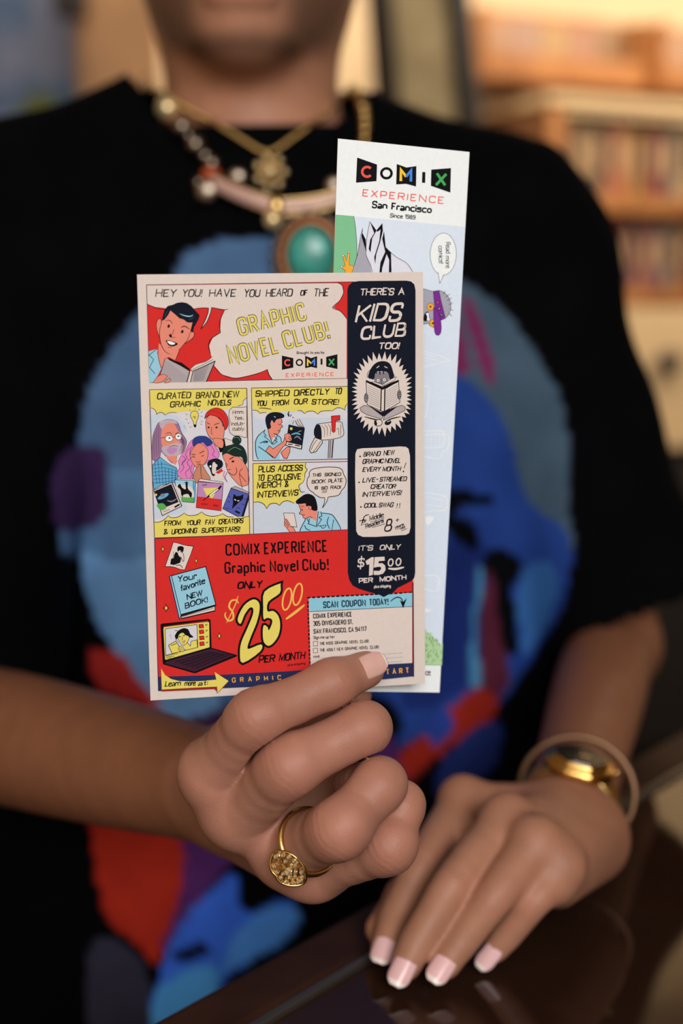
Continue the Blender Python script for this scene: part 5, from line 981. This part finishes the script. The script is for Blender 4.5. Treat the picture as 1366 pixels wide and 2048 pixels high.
# display board with black posts
bd = empty('display_board', PY(838, 900, 3.05).xy.to_3d(), 'beige pegboard panel between two black posts behind the shoulder', 'board'); B0 = bd.location
blk = mat('black_metal', (20, 17, 15), .5, noise=.1); beige = mat('beige_board', (172, 152, 112), .8, noise=.16, nscale=18, rgb2=(150, 130, 92))
for u0, u1 in ((758, 776), (916, 937)):
    bm = bmesh.new(); q0, q1 = PY(u0, 0, 3.05) - B0, PY(u1, 230, 3.05) - B0; a, b = q0 + (q0 - q1) * (.22 / (q0 - q1).z), q0 + (q1 - q0) * (q0.z / (q0 - q1).z)
    tube(bm, [a, b], .026, 4); obj('post', bm, blk, bd)
bm = box(((PY(846, 110, 3.05) - B0).x, .02, 1.02), (.155, .012, 2.0)); bmesh.ops.transform(bm, matrix=Matrix.Translation((0, 0, 1.8)) @ Matrix.Rotation(math.radians(4.4), 4, 'Y') @ Matrix.Translation((0, 0, -1.8)) if 0 else Matrix.Identity(4), verts=bm.verts); obj('panel', bm, beige, bd)
for z, dx in ((.35, .11), (2.02, 0)): obj('rail', box((dx, 0, z), (.2, .02, .03)), blk, bd)
# left of the head: timber cabinet, poster, dark box
cab = empty('wooden_cabinet', PY(252, 900, 2.9).xy.to_3d(), 'tan wooden cabinet beside the blue poster, left of the head', 'cabinet', math.radians(8)); tan = mat('tan_timber', (180, 130, 78), .55, noise=.2, nscale=7)
wv = (PY(336, 0, 2.9) - PY(172, 0, 2.9)).x
obj('body', box((0, .15, 1.1), (wv, .3, 2.2), None, .004), tan, cab); d_ = obj('door', box((0, -.008, 1.12), (wv - .03, .016, 2.06), None, .003), tan, cab); obj('handle', box((wv * .33, -.026, 1.05), (.012, .022, .12), None, .003), blk, d_); obj('plinth', box((0, .14, .04), (wv - .02, .29, .08)), blk, cab)
pz = [PY(u, v, 3.22) for u, v in ((-120, -80), (168, -80), (168, 330), (-120, 330))]
bm = bmesh.new(); bx(bm, ((pz[0].x + pz[1].x) / 2, 3.22, (pz[0].z + pz[2].z) / 2), (pz[1].x - pz[0].x, .012, pz[0].z - pz[2].z))
pm = bpy.data.materials.new('poster_print'); pm.use_nodes = True; nt = pm.node_tree; b_ = nt.nodes['Principled BSDF']; b_.inputs['Roughness'].default_value = .5
tc = nt.nodes.new('ShaderNodeTexCoord'); n1 = nt.nodes.new('ShaderNodeTexNoise'); n1.inputs['Scale'].default_value = 7; n1.inputs['Detail'].default_value = 2; nt.links.new(tc.outputs['Object'], n1.inputs[0])
r1 = nt.nodes.new('ShaderNodeValToRGB'); r1.color_ramp.elements[0].color = (*lin((62, 92, 124)), 1); r1.color_ramp.elements[1].color = (*lin((112, 120, 144)), 1); r1.color_ramp.elements[0].position = .4; r1.color_ramp.elements[1].position = .58; nt.links.new(n1.outputs['Fac'], r1.inputs[0])
sx = nt.nodes.new('ShaderNodeSeparateXYZ'); nt.links.new(tc.outputs['Object'], sx.inputs[0]); wv_ = nt.nodes.new('ShaderNodeMath'); wv_.operation = 'SINE'; m_ = nt.nodes.new('ShaderNodeMath'); m_.operation = 'MULTIPLY_ADD'; m_.inputs[1].default_value = 30; m_.inputs[2].default_value = 2.5; nt.links.new(sx.outputs[0], m_.inputs[0]); nt.links.new(m_.outputs[0], wv_.inputs[0])
m2 = nt.nodes.new('ShaderNodeMath'); m2.operation = 'MULTIPLY_ADD'; m2.inputs[1].default_value = .045; m2.inputs[2].default_value = PY(60, 225, 3.22).z; nt.links.new(wv_.outputs[0], m2.inputs[0])
gt = nt.nodes.new('ShaderNodeMath'); gt.operation = 'LESS_THAN'; nt.links.new(sx.outputs[2], gt.inputs[0]); nt.links.new(m2.outputs[0], gt.inputs[1]); mx = nt.nodes.new('ShaderNodeMix'); mx.data_type = 'RGBA'; nt.links.new(gt.outputs[0], mx.inputs[0]); nt.links.new(r1.outputs[0], mx.inputs[6]); mx.inputs[7].default_value = (*lin((88, 96, 22)), 1); nt.links.new(mx.outputs[2], b_.inputs['Base Color'])
po = empty('poster_stand', ((pz[0].x + pz[1].x) / 2, 3.22, 0), 'blue and white poster with lime green foliage on a stand, far left', 'poster'); o_ = obj('poster', bm, pm, po); o_.matrix_parent_inverse = Matrix.Translation(-Vector(po.location))
for s_ in (-1, 1): obj('leg', box((s_ * .12, .02, pz[0].z / 2), (.025, .02, pz[0].z)), blk, po)
obj('foot', box((-.04, .02, .012), (.26, .26, .024)), blk, po)
q0, q1 = PY(108, -110, 2.78), PY(172, 34, 2.78); sp = empty('dark_box', (0, 0, 0), 'dark brown box hung from above, between poster and wooden cabinet', 'box'); dbm = mat('dark_brown_box', (44, 30, 24), .6, noise=.1)
obj('case', box(((q0.x + q1.x) / 2, 2.78, (q0.z + q1.z) / 2), (q1.x - q0.x, .06, q0.z - q1.z), None, .004), dbm, sp); obj('hanger', box(((q0.x + q1.x) / 2, 2.78, (q0.z + 2.9) / 2), (.01, .01, 2.9 - q0.z)), blk, sp)
# ------------------------------------------------------------------ counter
E0, E1 = PZ(300, 2060, COUNTER), PZ(1366, 1470, COUNTER); ce = (E1 - E0).normalized(); cn = Vector((ce.y, -ce.x, 0)); R0 = PZ(735, 1916, COUNTER)
rim = (R0 - E0).dot(cn); CM = Matrix.Translation(E0) @ Matrix(((ce.x, cn.x, 0), (ce.y, cn.y, 0), (0, 0, 1))).to_4x4(); CM.translation.z = 0
mah = mat('dark_mahogany', (60, 36, 26), .6, noise=.45, nscale=16, spec=.12); steel = mat('steel_trim', (140, 132, 124), .5, metal=1, noise=.1); glass = mat('dark_glass_top', (50, 31, 22), .06, spec=.22, noise=.3, nscale=6)
ctr = empty('shop_counter', CM @ Vector((.2, .3, 0)), 'dark mahogany shop counter with a glossy dark glass top and steel trim', 'counter')
def cpart(name, a0, a1, n0, n1, z0, z1, m, bev=.002):
    o = obj(name, box(((a0 + a1) / 2, (n0 + n1) / 2, (z0 + z1) / 2), (a1 - a0, n1 - n0, z1 - z0), CM, bev), m); o.data.flip_normals(); o.data.transform(Matrix.Translation(-ctr.location)); o.parent = ctr; return o
L0, L1, DP = -.75, 1.5, .62
cpart('wood_rim', L0, L1, 0, rim, COUNTER - .045, COUNTER + .003, mah, .004); cpart('wood_rim', L0, L1, DP - .04, DP, COUNTER - .045, COUNTER + .003, mah, .004)
cpart('metal_trim', L0, L1, rim, rim + .004, COUNTER - .02, COUNTER + .0025, steel, .0008); cpart('glass_top', L0, L1, rim + .004, DP - .04, COUNTER - .012, COUNTER, glass, .0008)
cpart('cabinet_body', L0 + .02, L1 - .02, .03, DP - .03, .08, COUNTER - .046, mah); cpart('plinth', L0 + .05, L1 - .05, .06, DP - .06, 0, .08, dark)
# ------------------------------------------------------------------ jewellery
gold = mat('gold', (214, 178, 112), .22, metal=1, noise=.06, nscale=400); silver = mat('tarnished_silver', (150, 136, 120), .3, metal=1, noise=.15, nscale=300); rose = mat('pink_shell', (200, 160, 146), .35, noise=.15, nscale=120, coat=.3); turq = mat('turquoise', (52, 160, 146), .35, noise=.4, nscale=110, coat=.4); amberm = mat('amber_bead', (190, 84, 40), .3, noise=.2, nscale=200)
pearl = mat('pale_gold_bead', (240, 214, 160), .25, metal=.6, noise=.05); copper = mat('copper_rim', (150, 96, 60), .4, metal=.7, noise=.3, nscale=300); gem = mat('pale_gold_stone', (250, 230, 190), .12, metal=.8, noise=.1, nscale=500); brownst = mat('brown_stone', (150, 96, 60), .2, metal=.4, noise=.2)
dg = bpy.context.evaluated_depsgraph_get(); dg.update(); BV = [BVHTree.FromObject(o, dg) for o in (shirt, person)]
def on(u, v, lift=.004, dflt=.935):
    d = (P(u, v, 1) - CAM).normalized(); best = None
    for b in BV:
        h = b.ray_cast(CAM + d * .62, d, 2)
        if h[0] is not None and (best is None or h[3] < best[3]): best = h
    if best: return best[0] - d * lift
    q = P(u, v, dflt + .03); ln = min((b.find_nearest(q) for b in BV), key=lambda h: h[3]); return ln[0] + (q - ln[0]).normalized() * (lift + .002)
def strand(px, n, lift): 
    pts = smooth_pts([(u, v) for u, v in px], n); w = [on(u, v, lift) for u, v in pts]; 
    for _ in range(3): w = [w[0]] + [Vector(((w[i - 1] + 2 * w[i] + w[i + 1]) / 4)) for i in range(1, len(w) - 1)] + [w[-1]]
    return w
def relc(root, o): o.data.transform(Matrix.Translation(-root.location)); o.parent = root; return o
nk = empty('chain_necklace', on(535, 300), 'fine gold chain necklace hanging in a V with a gold pendant', 'necklace')
w = strand([(318, 168), (345, 198), (385, 225), (430, 246), (485, 280), (536, 306), (585, 276), (640, 236), (690, 192), (704, 172)], 8, .0065)
bm = bmesh.new(); tube(bm, w, .0011, 6)
for i in range(0, len(w) - 1): sphere(bm, w[i], .0019, 8)
relc(nk, obj('chain', bm, gold, None, True))
c = on(541, 345, .009); bm = bmesh.new(); sphere(bm, c, .0078, 16, (1, .6, 1.1)); relc(nk, obj('pendant', bm, gold, None, True))
bm = bmesh.new()
for k in range(7): a_ = 2 * PI * k / 7; sphere(bm, c + Vector((math.cos(a_) * .0082, -.001, math.sin(a_) * .009)), .0026, 8)
sphere(bm, c + Vector((0, -.005, 0)), .0042, 12); relc(nk, obj('pendant_stone', bm, pearl, None, True))
bm = bmesh.new(); sphere(bm, on(537, 314, .007), .0036, 10); relc(nk, obj('bail', bm, gold, None, True))
on_ = empty('statement_necklace', on(560, 420), 'ornate necklace of beads, pink shell bars and a turquoise pendant', 'necklace')
def bead(u, v, r, m, name='bead', sc=(1, 1, 1), lift=None):
    bm = bmesh.new(); sphere(bm, on(u, v, (lift or r * 1.1) + .006), r, 14, sc); return relc(on_, obj(name, bm, m, None, True))
bead(335, 217, .0080, pearl); bead(364, 254, .0062, silver); bead(378, 272, .0034, silver); bead(391, 290, .0060, silver); bead(410, 312, .0042, silver); bead(424, 328, .0050, silver); bead(422, 349, .0052, amberm, 'amber_bead', (1.2, 1, .9)); bead(398, 366, .0038, silver); bead(413, 383, .0072, silver, 'coin_drop', (1, .4, 1)); bead(474, 354, .0052, silver, 'coin_drop', (1.1, .4, 1)); bead(546, 440, .0058, pearl, 'drop_bead'); bead(668, 372, .0058, silver, 'coin_drop', (1, .4, 1)); bead(650, 448, .0055, silver, 'coin_drop', (1, .4, 1)); bead(598, 448, .0045, silver); bead(584, 462, .0034, silver); bead(600, 472, .0032, silver)
for px, m, r in (([(425, 362), (470, 384), (520, 404), (548, 412)], rose, .0046), ([(560, 414), (600, 412), (640, 406), (690, 392)], rose, .0044)):
    w = strand(px, 5, .013); bm = bmesh.new(); tube(bm, w, r, 10, flat=((0, 1, 0), .5)); relc(on_, obj('shell_bar', bm, m, None, True))
    bm = bmesh.new(); tube(bm, [p_ + Vector((0, 0, .0042)) for p_ in w], .0012, 6); tube(bm, [p_ - Vector((0, 0, .0042)) for p_ in w], .0012, 6); relc(on_, obj('bar_edge', bm, gold, None, True))
bead(553, 415, .0062, gold, 'clasp', (.8, .7, 1.3))
w = strand([(312, 150), (318, 175), (328, 205)], 5, .012); bm = bmesh.new(); tube(bm, w, .0014, 6); relc(on_, obj('cord', bm, silver, None, True))
w = strand([(712, 180), (726, 215), (730, 260), (722, 320), (700, 372)], 6, .012); bm = bmesh.new(); tube(bm, w, .0014, 6)
for p_ in w[::2]: sphere(bm, p_, .0035, 8)
relc(on_, obj('beaded_strand', bm, gold, None, True))
c = on(622, 512, .014); bm = bmesh.new(); sphere(bm, c, .0155, 24, (.95, .38, 1.15)); relc(on_, obj('turquoise_stone', bm, turq, None, True))
bm = bmesh.new(); tube(bm, [c + Vector((math.cos(2 * PI * k / 40) * .0175, .002, math.sin(2 * PI * k / 40) * .0205)) for k in range(40)], .0034, 8, True); relc(on_, obj('pendant_rim', bm, copper, None, True))
bm = bmesh.new()
for k in range(22): a_ = 2 * PI * k / 22; sphere(bm, c + Vector((math.cos(a_) * .0222, .002, math.sin(a_) * .0252)), .0027, 8)
relc(on_, obj('rim_beads', bm, silver, None, True))
# ring on the holding hand
J = HR['ring']; fa = (J[1] - J[0]).normalized(); rc = J[0].lerp(J[1], .46); tgt = P(607, 1709, .508); fd = tgt - rc; fd = (fd - fa * fd.dot(fa)).normalized(); tn = fa.cross(fd); RR_ = .0118
rg = empty('finger_ring', rc, 'gold ring with an almond-shaped cluster of stones on the ring finger', 'ring')
bm = bmesh.new(); tube(bm, [fd * math.cos(2 * PI * k / 48) * RR_ + tn * math.sin(2 * PI * k / 48) * RR_ for k in range(48)], [.0009 + .0006 * max(0, math.cos(2 * PI * k / 48)) for k in range(48)], 8, True); obj('band', bm, gold, rg, True)
FM = Matrix((fa, tn, fd)).transposed().to_4x4(); fc_ = fd * (RR_ + .0010)
def almond(k, n=36, a=.0078, b=.0056): 
    t_ = 2 * PI * k / n; y_ = math.cos(t_) * a; x_ = math.sin(t_) * b * (1 - .25 * abs(math.cos(t_)) ** 3) * (1.0 - .12 * math.exp(-((math.cos(t_) + .15) / .18) ** 2) * (math.sin(t_) < 0)); return x_, y_
def bend(x_, y_, h): th = y_ / (RR_ + .006); return fd * (RR_ + .0022) + n2_ * ((RR_ + .006 + h) * (math.cos(th) - 1) + h) + tn * (RR_ + .006 + h) * math.sin(th) + fa2 * x_
bm = bmesh.new(); n2_ = (fd * .5 + (CAM - rc).normalized() * .9).normalized(); fa2 = tn.cross(n2_) * -1; ring_ = [bend(*almond(k), 0) for k in range(36)]; low = [bend(*almond(k), -.0016) for k in range(36)]; vt = [bm.verts.new(p_) for p_ in ring_]; vl = [bm.verts.new(p_) for p_ in low]; ce_ = bm.verts.new(bend(0, 0, .0004)); cl_ = bm.verts.new(bend(0, 0, -.0016))
for k in range(36): j = (k + 1) % 36; bm.faces.new((ce_, vt[k], vt[j])); bm.faces.new((vt[k], vl[k], vl[j], vt[j])); bm.faces.new((cl_, vl[j], vl[k]))
bmesh.ops.recalc_face_normals(bm, faces=bm.faces); obj('setting', bm, gold, rg)
bm = bmesh.new(); tube(bm, [bend(*almond(k), .0004) for k in range(36)], .00055, 8, True); obj('rim', bm, gold, rg, True)
def stone(x_, y_, r, m, name):
    bm = bmesh.new(); bmesh.ops.create_icosphere(bm, subdivisions=1, radius=r); bmesh.ops.translate(bm, vec=bend(x_, y_, .0006), verts=bm.verts); return obj(name, bm, m, rg)
stone(-.0004, .0008, .0017, gem, 'centre_stone'); 
for k in range(16):
    x_, y_ = almond(k * 36 / 16 + .6); stone(x_ * .74, y_ * .80, .00095, brownst if k in (3, 9) else gem, 'small_stone')
for k in range(8):
    x_, y_ = almond(k * 36 / 8 + .2); stone(x_ * .42, y_ * .46, .00085, brownst if k in (4, 5) else gem, 'small_stone')
# watch and bangle on the other wrist
wa = WR_L.lerp(EL_L, .035); ax_ = (EL_L - WR_L).normalized(); up = Vector((.08, -.55, 1)); up = (up - ax_ * up.dot(ax_)).normalized(); sd = ax_.cross(up); WRAD = .0232
wt = empty('wristwatch', wa, 'small gold wristwatch with a black dial on the resting hand', 'watch')
ring_pts = lambda r, off=0: [up * math.cos(2 * PI * k / 40) * r * .96 + sd * math.sin(2 * PI * k / 40) * r + ax_ * off for k in range(40)]
bm = bmesh.new()
for off in (-.0062, -.0031, 0, .0031, .0062):
    tube(bm, [p_ * (1 + .012 * (k % 2)) for k, p_ in enumerate(ring_pts(WRAD, off))], .0019, 6, True)
obj('bracelet', bm, gold, wt, True)
WM = Matrix((sd, ax_, up)).transposed().to_4x4(); WM.translation = up * (WRAD * .96 + .002)
def octo(bm, rx, ry, z0, z1, ch=.35):
    pl = [(rx, -ry * ch), (rx, ry * ch), (rx * ch * 1.3, ry), (-rx * ch * 1.3, ry), (-rx, ry * ch), (-rx, -ry * ch), (-rx * ch * 1.3, -ry), (rx * ch * 1.3, -ry)]
    pl = round_corners(pl + pl[:2], .003, False)[1:-1]; a = [bm.verts.new((x_, y_, z1)) for x_, y_ in pl]; b = [bm.verts.new((x_ * 1.06, y_ * 1.06, z0)) for x_, y_ in pl]; n = len(pl); bm.faces.new(a); bm.faces.new(b[::-1])
    for k in range(n): bm.faces.new((a[k - 1], b[k - 1], b[k], a[k]))
    bmesh.ops.recalc_face_normals(bm, faces=bm.faces)
bm = bmesh.new(); octo(bm, .0160, .0142, -.003, .0040); bmesh.ops.bevel(bm, geom=[e for e in bm.edges if e.calc_length() > .0005 and all(v.co.z > 0 for v in e.verts)], offset=.0024, segments=4, affect='EDGES'); bm.transform(WM); obj('case', bm, mat('polished_gold', (236, 190, 110), .13, metal=1, noise=.04, nscale=300), wt, True)
bm = bmesh.new(); octo(bm, .0126, .0108, .0033, .0046); bm.transform(WM); obj('dial', bm, mat('black_dial', (8, 8, 8), .12, spec=.5, noise=.05, coat=.4), wt)
bm = bmesh.new(); bx(bm, (.0, .002, .0047), (.0006, .005, .0002)); bx(bm, (.0022, 0, .0047), (.0048, .0006, .0002)); bm.transform(WM); obj('hands', bm, gold, wt)
bm = bmesh.new(); sphere(bm, WM @ Vector((.0178, 0, .0005)), .0016, 10); obj('crown', bm, gold, wt, True)
bg_ = empty('bangle', WR_L.lerp(EL_L, .125), 'thin pale gold bangle loose on the wrist behind the watch', 'bracelet'); up2 = (up + ax_ * .28).normalized(); sd2 = sd
bm = bmesh.new(); tube(bm, [up2 * (math.cos(2 * PI * k / 48) * .0272 - .001) + sd2 * (math.sin(2 * PI * k / 48) * .0285 + .002) for k in range(48)], .0017, 8, True); obj('hoop', bm, mat('brushed_pale_gold', (150, 116, 88), .5, metal=.9, noise=.1), bg_, True)
